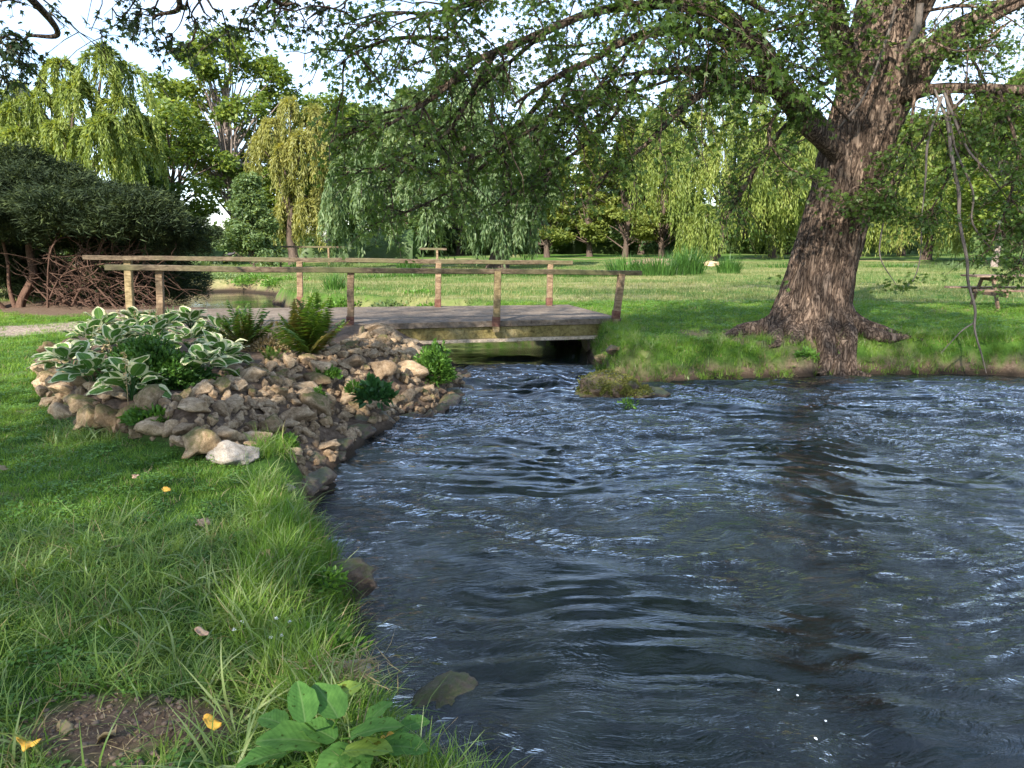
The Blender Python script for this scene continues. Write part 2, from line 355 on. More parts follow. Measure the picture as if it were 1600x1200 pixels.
poly += [(14, 11.4), (22, 11), (26, 9), (26, -8), (3, -8), (1.8, -2), (.9, 0), (.42, 1.2)]
WP = np.array(poly)
def sdist(x, y, P):
    """distance to polygon P, negative inside"""
    x = np.asarray(x, float); y = np.asarray(y, float)
    d = np.full(x.shape, 1e9); inside = np.zeros(x.shape, bool)
    for i in range(len(P)):
        ax, ay = P[i-1]; bx, by = P[i]
        ex, ey = bx-ax, by-ay; t = np.clip(((x-ax)*ex+(y-ay)*ey)/(ex*ex+ey*ey+1e-12), 0, 1)
        d = np.minimum(d, (x-ax-t*ex)**2+(y-ay-t*ey)**2)
        if ay != by:
            c = ((ay > y) != (by > y)) & (x < (bx-ax)*(y-ay)/(by-ay)+ax); inside ^= c
    d = np.sqrt(d); return np.where(inside, -d, d)
# rockery bed: outline on the ground
R_LEFT = [(330, 728, .42), (250, 702, .42), (190, 690, .42), (125, 676, .45), (72, 628, .45), (66, 588, .5)]
rock = [tuple(PZ(u, v, z)[:2]) for u, v, z in R_LEFT]
rock += [(-6.7, 10.8), (-6.6, 12.0), (-3.0, 13.4), (-.9, 13.3)]
rock += [tuple(PZ(u, v)[:2]) for u, v in [(722, 592), (728, 618), (714, 642), (680, 655), (622, 670), (580, 690), (548, 716), (522, 745), (505, 775), (500, 800), (420, 775)]]
RP = np.array(rock)
BED = .74
def ground(x, y):
    x = np.asarray(x, float); y = np.asarray(y, float)
    wob = .09*fbm(x*1.6, y*1.6, 0, 3, 5)
    d = sdist(x, y, WP)+wob*smooth(0, 6, y)
    base = .45+.13*smooth(7, 13, y)+.04*smooth(13, 17, y)+.05*fbm(x*.25, y*.25, 0, 3, 3)*smooth(-1, 4, d)
    base = base+.018*fbm(x*2.2, y*2.2, 0, 3, 9)
    base = base - .22*smooth(24, 40, y)*smooth(2, -20, x)
    bank = smooth(-.02, .34, d)
    z = np.where(d > 0, .03+(base-.03)*bank, -.05-.55*smooth(0, -1.3, d))
    r = sdist(x, y, RP)
    m = smooth(.06, -.18, r)
    bed = np.minimum(BED, .02+.66*np.maximum(d-.02, 0))+.02*fbm(x*3, y*3, 0, 3, 21)
    bed = np.where(d > 0, np.maximum(bed, np.minimum(z, BED)*0+bed), z)
    z = z*(1-m)+bed*m
    # ground ramps up to the bridge deck at both ends
    return z
def gz(x, y): return float(ground(np.array([x]), np.array([y]))[0])

def axis(segs):
    out = []
    for a, b, s in segs: out.append(np.arange(a, b, s))
    return np.concatenate(out+[[segs[-1][1]]])
gx = axis([(-420, -60, 30), (-60, -16, 2), (-16, -8, .3), (-8, 8, .075), (8, 16, .3), (16, 60, 2), (60, 420, 30)])
gy = axis([(-60, -4, 4), (-4, 1.5, .4), (1.5, 16, .075), (16, 34, .25), (34, 80, 1.5), (80, 560, 30)])
X, Y = np.meshgrid(gx, gy); Xf, Yf = X.ravel(), Y.ravel(); Zf = ground(Xf, Yf)
nx, ny = len(gx), len(gy)
i = np.arange(ny-1)[:, None]*nx+np.arange(nx-1)[None, :]
F = np.stack([i, i+1, i+nx+1, i+nx], -1).reshape(-1, 4)
wd = sdist(Xf, Yf, WP); rd = sdist(Xf, Yf, RP)
# masks: R bare soil, G gravel path, B dry grass
soilA = PZ(185, 1140, .45)
def baresoil(x, y):
    a = ((x-soilA[0])/.37)**2+((y-soilA[1])/.21)**2+.5*fbm(x*6, y*6, 0, 3, 2)
    m = smooth(1.25, .7, a)
    tr = PY(1235, 545, 12.6)                                   # worn earth round the maple's foot
    b = ((x-tr[0]+.2)/1.5)**2+((y-tr[1])/.8)**2+.6*fbm(x*3, y*3, 0, 3, 4)
    return np.maximum(m, smooth(1.4, .6, b)*.85)
p0, p1 = PZ(-260, 528, .6), PZ(150, 506, .6)
def gravel(x, y):
    ex, ey = p1[0]-p0[0], p1[1]-p0[1]; L = math.hypot(ex, ey)
    s = ((x-p0[0])*ex+(y-p0[1])*ey)/L; dd = ((x-p0[0])*-ey+(y-p0[1])*ex)/L
    return smooth(1.05, .55, np.abs(dd)+.35*fbm(x*1.1, y*1.1, 0, 4, 8))*smooth(L+1.4, L+.4, s)
def dry(x, y): return smooth(.05, .75, fbm(x*.16, y*.3, 0, 4, 12))*smooth(10, 22, y)*.9+.35*smooth(.3, .9, fbm(x*1.1, y*1.1, 0, 3, 14))
soil = np.maximum(smooth(.10, .02, wd), baresoil(Xf, Yf)); soil = np.maximum(soil, smooth(.05, -.1, rd)); soil = np.maximum(soil, smooth(.30, .16, Zf))
jx, jy = -8.6, 18.6
soil = np.maximum(soil, smooth(1.2, .8, ((Xf-jx)/4.6)**2+((Yf-jy)/3.0)**2))
me = mesh_np('ground', np.stack([Xf, Yf, Zf], 1), F, None)
ca = me.color_attributes.new('mask', 'FLOAT_COLOR', 'POINT')
ca.data.foreach_set('color', np.stack([soil, gravel(Xf, Yf), dry(Xf, Yf), (wd < 0)*1.], 1).astype(np.float32).ravel())
m, nt, n, l, b = mat('ground')
at = n.new('ShaderNodeVertexColor'); at.layer_name = 'mask'; sp = n.new('ShaderNodeSeparateColor'); l.new(at.outputs[0], sp.inputs[0])
v = geovec(n, l)
g1 = ramp(n, [(.3, (.030, .066, .012)), (.55, (.062, .13, .022)), (.75, (.10, .18, .035))]); l.new(tnoise(n, l, 5, 8, .75, 0, v), g1.inputs[0])
g2 = ramp(n, [(.35, (.75, .78, .7)), (.65, (1.2, 1.15, 1.1))]); l.new(tnoise(n, l, .22, 4, .6, .5, v), g2.inputs[0])
gc = mixc(n, l, 1, g1.outputs[0], g2.outputs[0], 'MULTIPLY')
g3 = ramp(n, [(.3, (.14, .15, .055)), (.7, (.30, .26, .13))]); l.new(tnoise(n, l, 7, 6, .7, 0, v), g3.inputs[0])
gc = mixc(n, l, sp.outputs[2], gc, g3.outputs[0])
s1 = ramp(n, [(.35, (.07, .047, .032)), (.6, (.165, .118, .084)), (.8, (.29, .225, .165))]); l.new(tnoise(n, l, 22, 8, .75, 0, v), s1.inputs[0])
gc = mixc(n, l, sp.outputs[0], gc, s1.outputs[0])
vo = n.new('ShaderNodeTexVoronoi'); vo.inputs['Scale'].default_value = 22; l.new(v, vo.inputs['Vector'])
s2 = ramp(n, [(.1, (.42, .35, .28)), (.6, (.2, .16, .12))]); l.new(vo.outputs['Distance'], s2.inputs[0])
gc = mixc(n, l, sp.outputs[1], gc, s2.outputs[0])
gp = n.new('ShaderNodeNewGeometry'); sz_ = n.new('ShaderNodeSeparateXYZ'); l.new(gp.outputs['Position'], sz_.inputs[0]); wr = ramp(n, [(.06, (1, 1, 1)), (.17, (0, 0, 0))]); l.new(sz_.outputs['Z'], wr.inputs[0])
gc = mixc(n, l, wr.outputs[0], gc, (.032, .024, .017))
l.new(gc, b.inputs['Base Color']); b.inputs['Roughness'].default_value = .95; b.inputs['Specular IOR Level'].default_value = .1
bump(n, l, tnoise(n, l, 18, 8, .8, 0, v), b, .8, .04)
me.materials.append(m)
g_obj = obj('ground', me); tag(g_obj, kind='structure')

# water sheet with real swells; fine ripples in the bump
wx = axis([(-30, -8, 1), (-8, -3.4, .2), (-3.4, 8.5, .05), (8.5, 15, .15), (15, 30, 1)])
wy = axis([(-10, 2, .5), (2, 13.2, .028), (13.2, 24, .12), (24, 36, .5)])
X, Y = np.meshgrid(wx, wy); x, y = X.ravel(), Y.ravel()
def water_h(x, y):
    qx = x+.5*fbm(x*.5, y*.5, 0, 2, 31)+.12*fbm(x*1.7, y*1.7, 0, 2, 33); qy = y+.42*fbm(x*.5+9, y*.5, 0, 2, 35)+.09*fbm(x*1.7, y*1.7+5, 0, 2, 37)+.10*x
    rid = lambda a: 1-np.abs(a)
    h = .010*fbm(qx*.5, qy*1.9, 0, 3, 41)+.009*rid(noise(qx*1.0, qy*4.8, 0, 43))+.009*rid(noise(qx*2.1, qy*9.5, 0, 45))+.006*rid(noise(qx*3.2, qy*13, 0, 47))+.004*noise(qx*5, qy*16, 0, 49)
    calm = smooth(13.3, 11.8, y+.15*x+.3*fbm(x, y, 0, 2, 50))
    rough = 1+1.0*np.exp(-(((x-1.0)/1.6)**2+((y-11.2)/.9)**2))
    return 2.3*h*(.08+.92*calm)*rough*(.65+1.0*smooth(4, 9.5, y))
wz = water_h(x, y); nx, ny = len(wx), len(wy)
i = np.arange(ny-1)[:, None]*nx+np.arange(nx-1)[None, :]
F = np.stack([i, i+1, i+nx+1, i+nx], -1).reshape(-1, 4)
me = mesh_np('water', np.stack([x, y, wz], 1), F, None)
ca = me.color_attributes.new('rip', 'FLOAT_COLOR', 'POINT')
cal = .12+.88*smooth(13.3, 11.8, y+.15*x+.3*fbm(x, y, 0, 2, 50)); lively = np.clip(.5+.6*fbm(x*.7, y*1.1, 0, 3, 55), .12, 1.2)
ca.data.foreach_set('color', np.stack([cal*lively, cal*0, cal*0, cal*0+1], 1).astype(np.float32).ravel())
m = bpy.data.materials.new('stream water'); m.use_nodes = True; nt = m.node_tree; n = nt.nodes; l = nt.links; n.remove(n['Principled BSDF'])
v = geovec(n, l)
wn1 = tnoise(n, l, .9, 3, .5, 0, v, 'Color'); sub = n.new('ShaderNodeVectorMath'); sub.operation = 'MULTIPLY_ADD'; sub.inputs[1].default_value = (1.1, .7, 0); l.new(wn1, sub.inputs[0]); l.new(v, sub.inputs[2])
mpp = n.new('ShaderNodeMapping'); mpp.inputs['Scale'].default_value = (.24, 1, 1); l.new(sub.outputs[0], mpp.inputs[0])
w1 = tnoise(n, l, 13, 4, .65, .9, mpp.outputs[0]); w2 = tnoise(n, l, 42, 3, .65, .5, mpp.outputs[0])
ad = n.new('ShaderNodeMath'); ad.operation = 'MULTIPLY_ADD'; ad.inputs[1].default_value = .28; l.new(w2, ad.inputs[0]); l.new(w1, ad.inputs[2])
at = n.new('ShaderNodeVertexColor'); at.layer_name = 'rip'; sp = n.new('ShaderNodeSeparateColor'); l.new(at.outputs[0], sp.inputs[0])
bp = n.new('ShaderNodeBump'); bp.inputs['Distance'].default_value = .05; l.new(sp.outputs[0], bp.inputs['Strength']); l.new(ad.outputs[0], bp.inputs['Height'])
fr = n.new('ShaderNodeFresnel'); fr.inputs['IOR'].default_value = 1.5; l.new(bp.outputs[0], fr.inputs['Normal'])
gl = n.new('ShaderNodeBsdfGlossy'); gl.inputs['Roughness'].default_value = .03; l.new(bp.outputs[0], gl.inputs['Normal']); gl.inputs['Color'].default_value = (1, 1, 1, 1)
tr = n.new('ShaderNodeBsdfTransparent'); tr.inputs['Color'].default_value = (.20, .24, .24, 1)
df = n.new('ShaderNodeBsdfDiffuse'); df.inputs['Color'].default_value = (.012, .02, .022, 1)
m1 = n.new('ShaderNodeMixShader'); m1.inputs[0].default_value = .45; l.new(tr.outputs[0], m1.inputs[1]); l.new(df.outputs[0], m1.inputs[2])
m2 = n.new('ShaderNodeMixShader'); l.new(fr.outputs[0], m2.inputs[0]); l.new(m1.outputs[0], m2.inputs[1]); l.new(gl.outputs[0], m2.inputs[2]); l.new(m2.outputs[0], n['Material Output'].inputs[0])
me.materials.append(m)
tag(obj('water', me), kind='structure')

# ------------------------------------------------------------------ grass, by instancing tufts on points
def tuft(name, nb, h0, h1, w, spread, lean, segs, material, droop=.5):
    V = []; F4 = []
    n0 = 0
    for b_ in range(nb):
        a = RNG.uniform(0, 2*PI); r = spread*math.sqrt(RNG.rand()); p = np.array([r*math.cos(a), r*math.sin(a), -.02])
        h = RNG.uniform(h0, h1); az = RNG.uniform(0, 2*PI); ln = lean*RNG.uniform(.3, 1.2); side = np.array([-math.sin(az), math.cos(az), 0])
        for s in range(segs+1):
            t = s/segs; wd_ = w*(1-t**1.6)*.5+.0003
            c = p+np.array([math.cos(az)*ln*h*t**1.8, math.sin(az)*ln*h*t**1.8, h*(t-droop*ln*.5*t**3)])
            V += [c-side*wd_, c+side*wd_]
        for s in range(segs): F4.append([n0+2*s, n0+2*s+1, n0+2*s+3, n0+2*s+2])
        n0 += 2*(segs+1)
    return mesh_np(name, V, np.array(F4), material, True)
def proto_coll(name, meshes):
    c = bpy.data.collections.new(name)
    for k, me_ in enumerate(meshes): c.objects.link(bpy.data.objects.new('%s_tuft' % name, me_))
    return c
def scatter(name, P, coll, nproto, s0, s1, tilt=.12, mat_=None):
    n_ = len(P); me_ = bpy.data.meshes.new(name); me_.vertices.add(n_); me_.vertices.foreach_set('co', np.asarray(P, np.float32).ravel())
    a = me_.attributes.new('rot', 'FLOAT_VECTOR', 'POINT'); a.data.foreach_set('vector', np.stack([RNG.normal(0, tilt, n_), RNG.normal(0, tilt, n_), RNG.uniform(0, 6.28, n_)], 1).astype(np.float32).ravel())
    a = me_.attributes.new('scl', 'FLOAT', 'POINT'); a.data.foreach_set('value', (np.asarray(s0)+(np.asarray(s1)-s0)*RNG.rand(n_)).astype(np.float32))
    a = me_.attributes.new('idx', 'INT', 'POINT'); a.data.foreach_set('value', RNG.randint(0, nproto, n_).astype(np.int32))
    o = obj(name, me_)
    ng = bpy.data.node_groups.new(name, 'GeometryNodeTree')
    ng.interface.new_socket('Geometry', in_out='INPUT', socket_type='NodeSocketGeometry'); ng.interface.new_socket('Geometry', in_out='OUTPUT', socket_type='NodeSocketGeometry')
    N_, L_ = ng.nodes, ng.links
    gi, go = N_.new('NodeGroupInput'), N_.new('NodeGroupOutput'); ip = N_.new('GeometryNodeInstanceOnPoints'); ci = N_.new('GeometryNodeCollectionInfo')
    ci.inputs['Collection'].default_value = coll; ci.inputs['Separate Children'].default_value = True; ci.inputs['Reset Children'].default_value = True
    def na(nm, ty): q = N_.new('GeometryNodeInputNamedAttribute'); q.data_type = ty; q.inputs[0].default_value = nm; return next(s for s in q.outputs if s.enabled and s.name == 'Attribute')
    L_.new(gi.outputs[0], ip.inputs['Points']); L_.new(ci.outputs[0], ip.inputs['Instance']); ip.inputs['Pick Instance'].default_value = True
    L_.new(na('idx', 'INT'), ip.inputs['Instance Index']); L_.new(na('rot', 'FLOAT_VECTOR'), ip.inputs['Rotation']); L_.new(na('scl', 'FLOAT'), ip.inputs['Scale'])
    L_.new(ip.outputs[0], go.inputs[0])
    md = o.modifiers.new('scatter', 'NODES'); md.node_group = ng
    return o
def land_points(x0, x1, y0, y1, dens, keep):
    n_ = int((x1-x0)*(y1-y0)*dens); x_ = RNG.uniform(x0, x1, n_); y_ = RNG.uniform(y0, y1, n_)
    k = np.abs(x_) < .72*y_+1.0; x_, y_ = x_[k], y_[k]
    d_ = sdist(x_, y_, WP); r_ = sdist(x_, y_, RP)
    k = keep(x_, y_, d_, r_) > RNG.rand(len(x_)); x_, y_ = x_[k], y_[k]
    return np.stack([x_, y_, ground(x_, y_)], 1)
def clover(material):
    P = RNG.normal(0, .03, (16, 3))*[1, 1, .15]+[0, 0, .035]; V, F = leaves(P, rdir(16, .1), .018, .016, T_OVAL, N=rdir(16, .3)*[.3, .3, 0]+[0, 0, 1]); return mesh_np('clover', V, F, material)
short = proto_coll('lawn', [tuft('lawn_tuft', 16, .03, .065, .0045, .05, .7, 2, M['grass']) for _ in range(6)]+[clover(M['herb']), tuft('lawn_tuft', 8, .02, .06, .004, .06, 1.1, 2, M['straw'])])
longg = proto_coll('long', [tuft('long_tuft', 9, .07, .21, RNG.uniform(.004, .0085), .05, 1.25, 5, M['grass_long'], .75) for _ in range(8)]+[tuft('long_tuft', 5, .10, .26, .010, .05, 1.3, 5, M['grass_pale'], .8), tuft('long_tuft', 4, .08, .22, .004, .06, 1.4, 4, M['straw'], .7)])
longb = proto_coll('bank', [tuft('bank_tuft', 15, .10, .22, .0045, .05, .75, 4, M['grass'], .6) for _ in range(6)]+[tuft('bank_tuft', 7, .10, .26, .008, .05, 1.0, 4, M['grass_pale'], .7), tuft('bank_tuft', 5, .08, .22, .004, .06, 1.2, 4, M['straw'], .7)])
mown = proto_coll('mown', [tuft('mown_tuft', 16, .03, .07, .008, .14, .6, 1, M['grass_far']) for _ in range(5)])
stub = PZ(450, 760, .3)
def bare(x_, y_): return (1-.96*np.clip(baresoil(x_, y_), 0, 1))*(1-.9*gravel(x_, y_))*smooth(.26, .42, np.hypot(x_-stub[0], y_-stub[1]))*smooth(.10, .25, np.hypot(x_-soilA[0], (y_-soilA[1]+.12)*1.3))
def keepland(lo=.06): return lambda x_, y_, d_, r_: (d_ > lo)*(r_ > .04)*bare(x_, y_)
LZ = lambda x_, y_, d_: smooth(-.15, .35, fbm(x_*1.1+3, y_*1.1, 0, 3, 61)+.9*smooth(4.6, 3.0, y_)+.8*smooth(.9, .3, d_)-.5)   # where the grass is left long
P1 = land_points(-7, 2, 1.4, 8.6, 520, lambda x_, y_, d_, r_: keepland()(x_, y_, d_, r_)*(1-.6*LZ(x_, y_, d_)))
o = scatter('lawn_grass', P1, short, 8, .75, 1.35); tag(o, 'short green lawn grass covering the near left bank', 'grass', kind='stuff')
P2 = land_points(-4, 2, 1.3, 6.8, 620, lambda x_, y_, d_, r_: keepland(.04)(x_, y_, d_, r_)*LZ(x_, y_, d_)*.75)
o = scatter('long_grass', P2, longg, 10, .4, 1.15, .38); tag(o, 'long uncut grass bending over the near left bank', 'grass', kind='stuff')
P3 = land_points(-4, 3, 1.2, 8, 900, lambda x_, y_, d_, r_: keepland(.0)(x_, y_, d_, r_)*(d_ < .5)*.8)
o = scatter('bank_grass', P3, longb, 8, .5, 1.15, .35); tag(o, 'bright green grass fringe hanging over the water edge near the camera', 'grass', kind='stuff')
P4 = land_points(-14, 16, 8.6, 19, 150, lambda x_, y_, d_, r_: keepland()(x_, y_, d_, r_)*(1-smooth(1.1, .9, ((x_-jx)/4.6)**2+((y_-jy)/3.)**2)))
o = scatter('middle_lawn_grass', P4, short, 8, 1.2, 2.0); tag(o, 'mown lawn grass around the bridge and the big maple', 'grass', kind='stuff')
P5 = land_points(-2, 14, 10.8, 15.5, 420, lambda x_, y_, d_, r_: (d_ > .02)*(r_ > .1)*smooth(1.0, .3, d_)*bare(x_, y_)*.8)
o = scatter('far_bank_grass', P5, longb, 8, .5, 1.0, .35); tag(o, 'tufted grass edge of the opposite bank beside the maple', 'grass', kind='stuff')
P6 = land_points(-40, 40, 19, 60, 24, lambda x_, y_, d_, r_: keepland(.3)(x_, y_, d_, r_)*np.clip(1.5-y_/50, 0, 1))
o = scatter('distant_lawn_grass', P6, mown, 5, 1.2, 2.6); tag(o, 'wide mown lawn stretching back to the willows', 'grass', kind='stuff')

# ------------------------------------------------------------------ bridge
deckFL, deckFR = PY(215, 514.5, 11.58), PY(971, 497, 13.9)
deckRL, deckRR = PY(165, 484, 15.4), PY(888, 476, 16.9)
for p in (deckFL, deckFR, deckRL, deckRR): pass
zf = .5*(deckFL[2]+deckFR[2])
bridge = empty('footbridge', (deckFL+deckFR)/2)
tag(bridge, 'low footbridge with concrete deck and plain timber handrails crossing the stream', 'bridge')
def bp_(o): o.parent = bridge; o.matrix_parent_inverse = Matrix.Translation(-bridge.location); return o
def slab(name, A, B, Cc, D, top, th, material, nseg=24, inset=0.):
    """deck panel between front edge A-B and rear edge D-C; top offset and thickness"""
    mb = MB(); V = []
    for i_ in range(nseg+1):
        t = i_/nseg; f = A+(B-A)*t; r = D+(Cc-D)*t
        for q, z_ in ((f, top), (r, top), (r, top-th), (f, top-th)):
            V.append([q[0]+RNG.normal(0, .004), q[1]+RNG.normal(0, .004), q[2]+z_+RNG.normal(0, .0015)])
    F_ = [[i_*4+j, i_*4+(j+1) % 4, i_*4+4+(j+1) % 4, i_*4+4+j] for i_ in range(nseg) for j in range(4)]
    mb.add(V, F_); n0 = 0; mb.F[4].append(np.array([[3, 2, 1, 0], [nseg*4, nseg*4+1, nseg*4+2, nseg*4+3]]))
    return bp_(mb.build(name, material))
slab('deck', deckFL, deckFR, deckRR, deckRL, 0, .10, M['concrete'])
fd = unit(deckFR-deckFL); nrm = unit(np.cross(fd, [0, 0, 1]))   # towards the camera
def off(p, n_=0, z_=0, f_=0): return p+nrm*n_+np.array([0, 0, z_])+fd*f_
mb = MB(); mb.beam(off(deckFL, -.09, -.215), off(deckFR, -.09, -.215, -.15), .05, .21, segs=20, jit=.0015); bp_(mb.build('beam_web', M['beam_moss']))
mb = MB(); mb.beam(off(deckFL, -.03, -.345), off(deckFR, -.03, -.345, -.25), .20, .05, segs=20, jit=.0015); bp_(mb.build('beam_flange', M['flange']))
rd_ = unit(deckRR-deckRL)
mb = MB(); mb.beam(deckRL+[0, -.1, -.23], deckRR+[0, -.1, -.23], .05, .24, segs=8); bp_(mb.build('beam_web', M['beam_moss']))
mb = MB(); mb.beam(deckRL+[0, -.08, -.37], deckRR+[0, -.08, -.37], .2, .04, segs=8); bp_(mb.build('beam_flange', M['flange']))
ab = MB(); ab.box((1.72, 15.4, .15), (.5, 2.4, .80), jit=.02); bp_(ab.build('abutment', M['stone_wet']))
ab = MB(); ab.box((-3.4, 14.3, .2), (1.6, 2.6, .7), jit=.02); bp_(ab.build('abutment', M['stone_wet']))
def post(bu, bv, tu, tv_, Y_, w, material, shoe=True):
    a = PY(bu, bv, Y_); b_ = PY(tu, tv_, Y_)
    mb = MB(); mb.beam(a-[0, 0, .12], b_, w, w, up=(1, .2, 0), segs=5, jit=.002); o = bp_(mb.build('post', material))
    if shoe:
        mb = MB(); mb.beam(a-[0, 0, .02], a+(b_-a)*.16, w+.016, w+.016, up=(1, .2, 0)); s = mb.build('post_shoe', M['iron']); s.parent = o
post(250, 480, 249, 420, 11.75, .105, M['post'], False)
post(547, 508, 548, 421, 12.55, .115, M['post'])
post(775, 508, 778, 424, 13.15, .115, M['post_olive'])
post(962, 496, 971, 428, 13.85, .12, M['post'])
post(203, 478, 200, 406, 15.3, .14, M['post_olive'], False)
post(469, 474, 468, 408, 15.75, .12, M['post'])
post(684, 478, 685, 411, 16.2, .12, M['post'])
post(858, 475, 860, 413, 16.6, .12, M['post'])
def rail(u0, v0, y0, u1, v1, y1, h, w):
    mb = MB(); mb.beam(PY(u0, v0, y0), PY(u1, v1, y1), w, h, segs=14, jit=.004); bp_(mb.build('handrail', M['rail']))
rail(165, 418.5, 11.5, 1001, 426.5, 13.98, .088, .14)
rail(131, 402.5, 15.1, 894, 410.8, 16.7, .092, .14)

# ------------------------------------------------------------------ stones
def stone_mesh(seed, name='stone', sub=3, cuts=5, rough=.16, material=None):
    import bmesh
    bm = bmesh.new(); bmesh.ops.create_icosphere(bm, subdivisions=sub, radius=1)
    V = np.array([v_.co[:] for v_ in bm.verts]); rs = np.random.RandomState(seed)
    for _ in range(cuts):                      # flatten facets
        d_ = unit(rs.normal(size=3)); k = rs.uniform(.42, .76); t = V@d_; V = V-np.maximum(t-k, 0)[:, None]*d_*.92
    V = V*(1+rough*fbm(V[:, 0]*1.6+seed, V[:, 1]*1.6, V[:, 2]*1.6, 4, seed, .6))[:, None]
    V *= rs.uniform(.8, 1.2, 3)*np.array([1.1, .95, .78])
    for v_, c in zip(bm.verts, V): v_.co = c
    me_ = bpy.data.meshes.new(name); bm.to_mesh(me_); bm.free()
    if material: me_.materials.append(material)
    me_.polygons.foreach_set('use_smooth', np.ones(len(me_.polygons), bool)); return me_
SM = {k: [stone_mesh(s, 'stone', 3, 13, .22, M[k.replace('stone_small', 'stone')]) for s in range(q, q+9)] for k, q in (('stone', 10), ('stone_mossy', 30), ('stone_wet', 50))}
wall = empty('rock_wall', (-1.9, 7.8, .3)); tag(wall, 'sloping dry stone bank of rough tufa rocks holding up the hosta bed', 'rock wall')
def put_stone(p, s, kind, parent=wall, flat=1.):
    o = obj('stone', SM[kind][random.randrange(9)], parent)
    o.location = Vector(p)-(parent.location if parent else Vector()); o.rotation_euler = (random.uniform(-.5, .5), random.uniform(-.5, .5), random.uniform(0, 6.28))
    o.scale = (s*random.uniform(.85, 1.25), s*random.uniform(.8, 1.1), s*flat*random.uniform(.75, 1.05)); return o
pts = []
def free(x_, y_, r_, k=.80): return all((x_-a)**2+(y_-b_)**2 > (k*(r_+c))**2 for a, b_, c in pts)
# big stones along the waterline first, then the slope, then the lawn-side rim
edge = [PZ(u, v) for u, v in [(498, 800), (500, 778), (512, 752), (536, 724), (562, 702), (598, 680), (640, 664), (682, 655), (714, 640), (728, 616), (722, 590)]]
E = spline(np.array(edge), 60)
for q in range(400):
    p = E[random.randrange(60)]; r_ = random.uniform(.13, .24); x_, y_ = p[0]+random.uniform(-.22, .04), p[1]+random.uniform(-.02, .2)
    if free(x_, y_, r_, .85):
        pts.append((x_, y_, r_)); put_stone((x_, y_, max(.02, gz(x_, y_)*.6)+.02), r_*1.1, 'stone_wet')
for q in range(14000):
    x_, y_ = random.uniform(-5.9, -.5), random.uniform(5.6, 11.5)
    r_ = random.choice([.06, .07, .08, .09, .11, .13, .155, .185])
    d_ = float(sdist(np.array([x_]), np.array([y_]), WP)[0]); rr_ = float(sdist(np.array([x_]), np.array([y_]), RP)[0])
    slope = (.06 < d_ < (.95+.62*float(smooth(-3.6, -2.5, x_)))+.15*math.sin(x_*3)) and rr_ < .05 and y_ < 11.3
    rim = (-.24 < rr_ < .04) and x_ < -2.0 and y_ < 9.9 and r_ > .07
    if not (slope or rim) or len(pts) > 298: continue
    if free(x_, y_, r_, .78 if slope else .7):
        pts.append((x_, y_, r_)); z_ = gz(x_, y_)
        k = 'stone_wet' if z_ < .14 else random.choice(['stone', 'stone', 'stone', 'stone_mossy'])
        put_stone((x_, y_, z_+r_*(.35 if slope else .55)), r_*1.18, k)

# stuff: rubble that fills the gaps
Vs, Fs, n0 = [], [], 0
base_ = SM['stone'][0]; 
import bmesh
bm = bmesh.new(); bmesh.ops.create_icosphere(bm, subdivisions=1, radius=1); iv = np.array([v_.co[:] for v_ in bm.verts]); itf = np.array([[v_.index for v_ in f.verts] for f in bm.faces]); bm.free()
for q in range(3800):
    x_, y_ = random.uniform(-5.9, -.4), random.uniform(5.6, 11.6)
    Vs.append((x_, y_))
Vs = np.array(Vs); d_ = sdist(Vs[:, 0], Vs[:, 1], WP); r_ = sdist(Vs[:, 0], Vs[:, 1], RP)
k = ((d_ > .02) & (d_ < .98+.6*smooth(-3.6, -2.5, Vs[:, 0])) & (r_ < .03)) | ((r_ > -.2) & (r_ < .03) & (Vs[:, 0] < -2)); Vs = Vs[k]; zz = ground(Vs[:, 0], Vs[:, 1])
VV = []; FF = []
for q, ((x_, y_), z_) in enumerate(zip(Vs, zz)):
    s = random.uniform(.02, .055); VV.append(iv*(1+RNG.uniform(-.25, .25, (len(iv), 1)))*s*RNG.uniform(.7, 1.2, 3)+[x_, y_, z_+s*.4]); FF.append(itf+q*len(iv))
o = obj('rubble', mesh_np('rubble', np.concatenate(VV), np.concatenate(FF), M['stone'], False), wall, -wall.location); o['kind'] = 'stuff'

def boulder(name, u, v, z, size, label, material, seed, cat='boulder', flat=.7, rz=0, group=None, Yd=None, sink=.25):
    p = PZ(u, v, z) if Yd is None else PY(u, v, Yd)
    o = obj(name, stone_mesh(seed, name, 4, 7, .15, M[material])); o.location = (p[0], p[1], p[2]+size*sink)
    o.scale = (size*1.15, size*.9, size*flat); o.rotation_euler = (.1, -.1, rz); tag(o, label, cat, group); return o
o = boulder('boulder', 366, 718, .47, .20, 'large pale limestone boulder lying at the grass end of the rock wall', 'stone_pale', 101, rz=-.75, flat=.62); 
boulder('rock', 420, 768, .36, .13, 'rounded pale tan rock in the grass just above the waterline', 'stone_pale', 102, 'rock', .8, sink=.2)
boulder('rock', 507, 722, .03, .20, 'brown wedge rock standing in the stream in front of the stone bank', 'stone_wet', 103, 'rock', .7, .3, sink=.2)
boulder('rock', 480, 770, .02, .22, 'dark wet mossy rock at the water where the stone bank ends', 'stone_wet', 104, 'rock', .75, 1.2, sink=.2)
boulder('rock', 318, 782, .43, .10, 'small tan stone half sunk in the lawn below the yellow leaf', 'stone', 105, 'rock', .35, .3, sink=0)
boulder('rock', 306, 742, .43, .11, 'flat reddish stone half buried in lawn beside the pale boulder', 'stone', 106, 'rock', .3, 0., sink=0)
boulder('rock', 396, 748, .3, .10, 'small stone tucked under the pale boulder by the bank', 'stone_pale', 107, 'rock', .6, 0., sink=.2)
boulder('rock', 528, 930, .06, .16, 'dark brown rock wedged under the overhanging grass at the water', 'stone_wet', 108, 'rock', 1.2, .4, sink=.3)
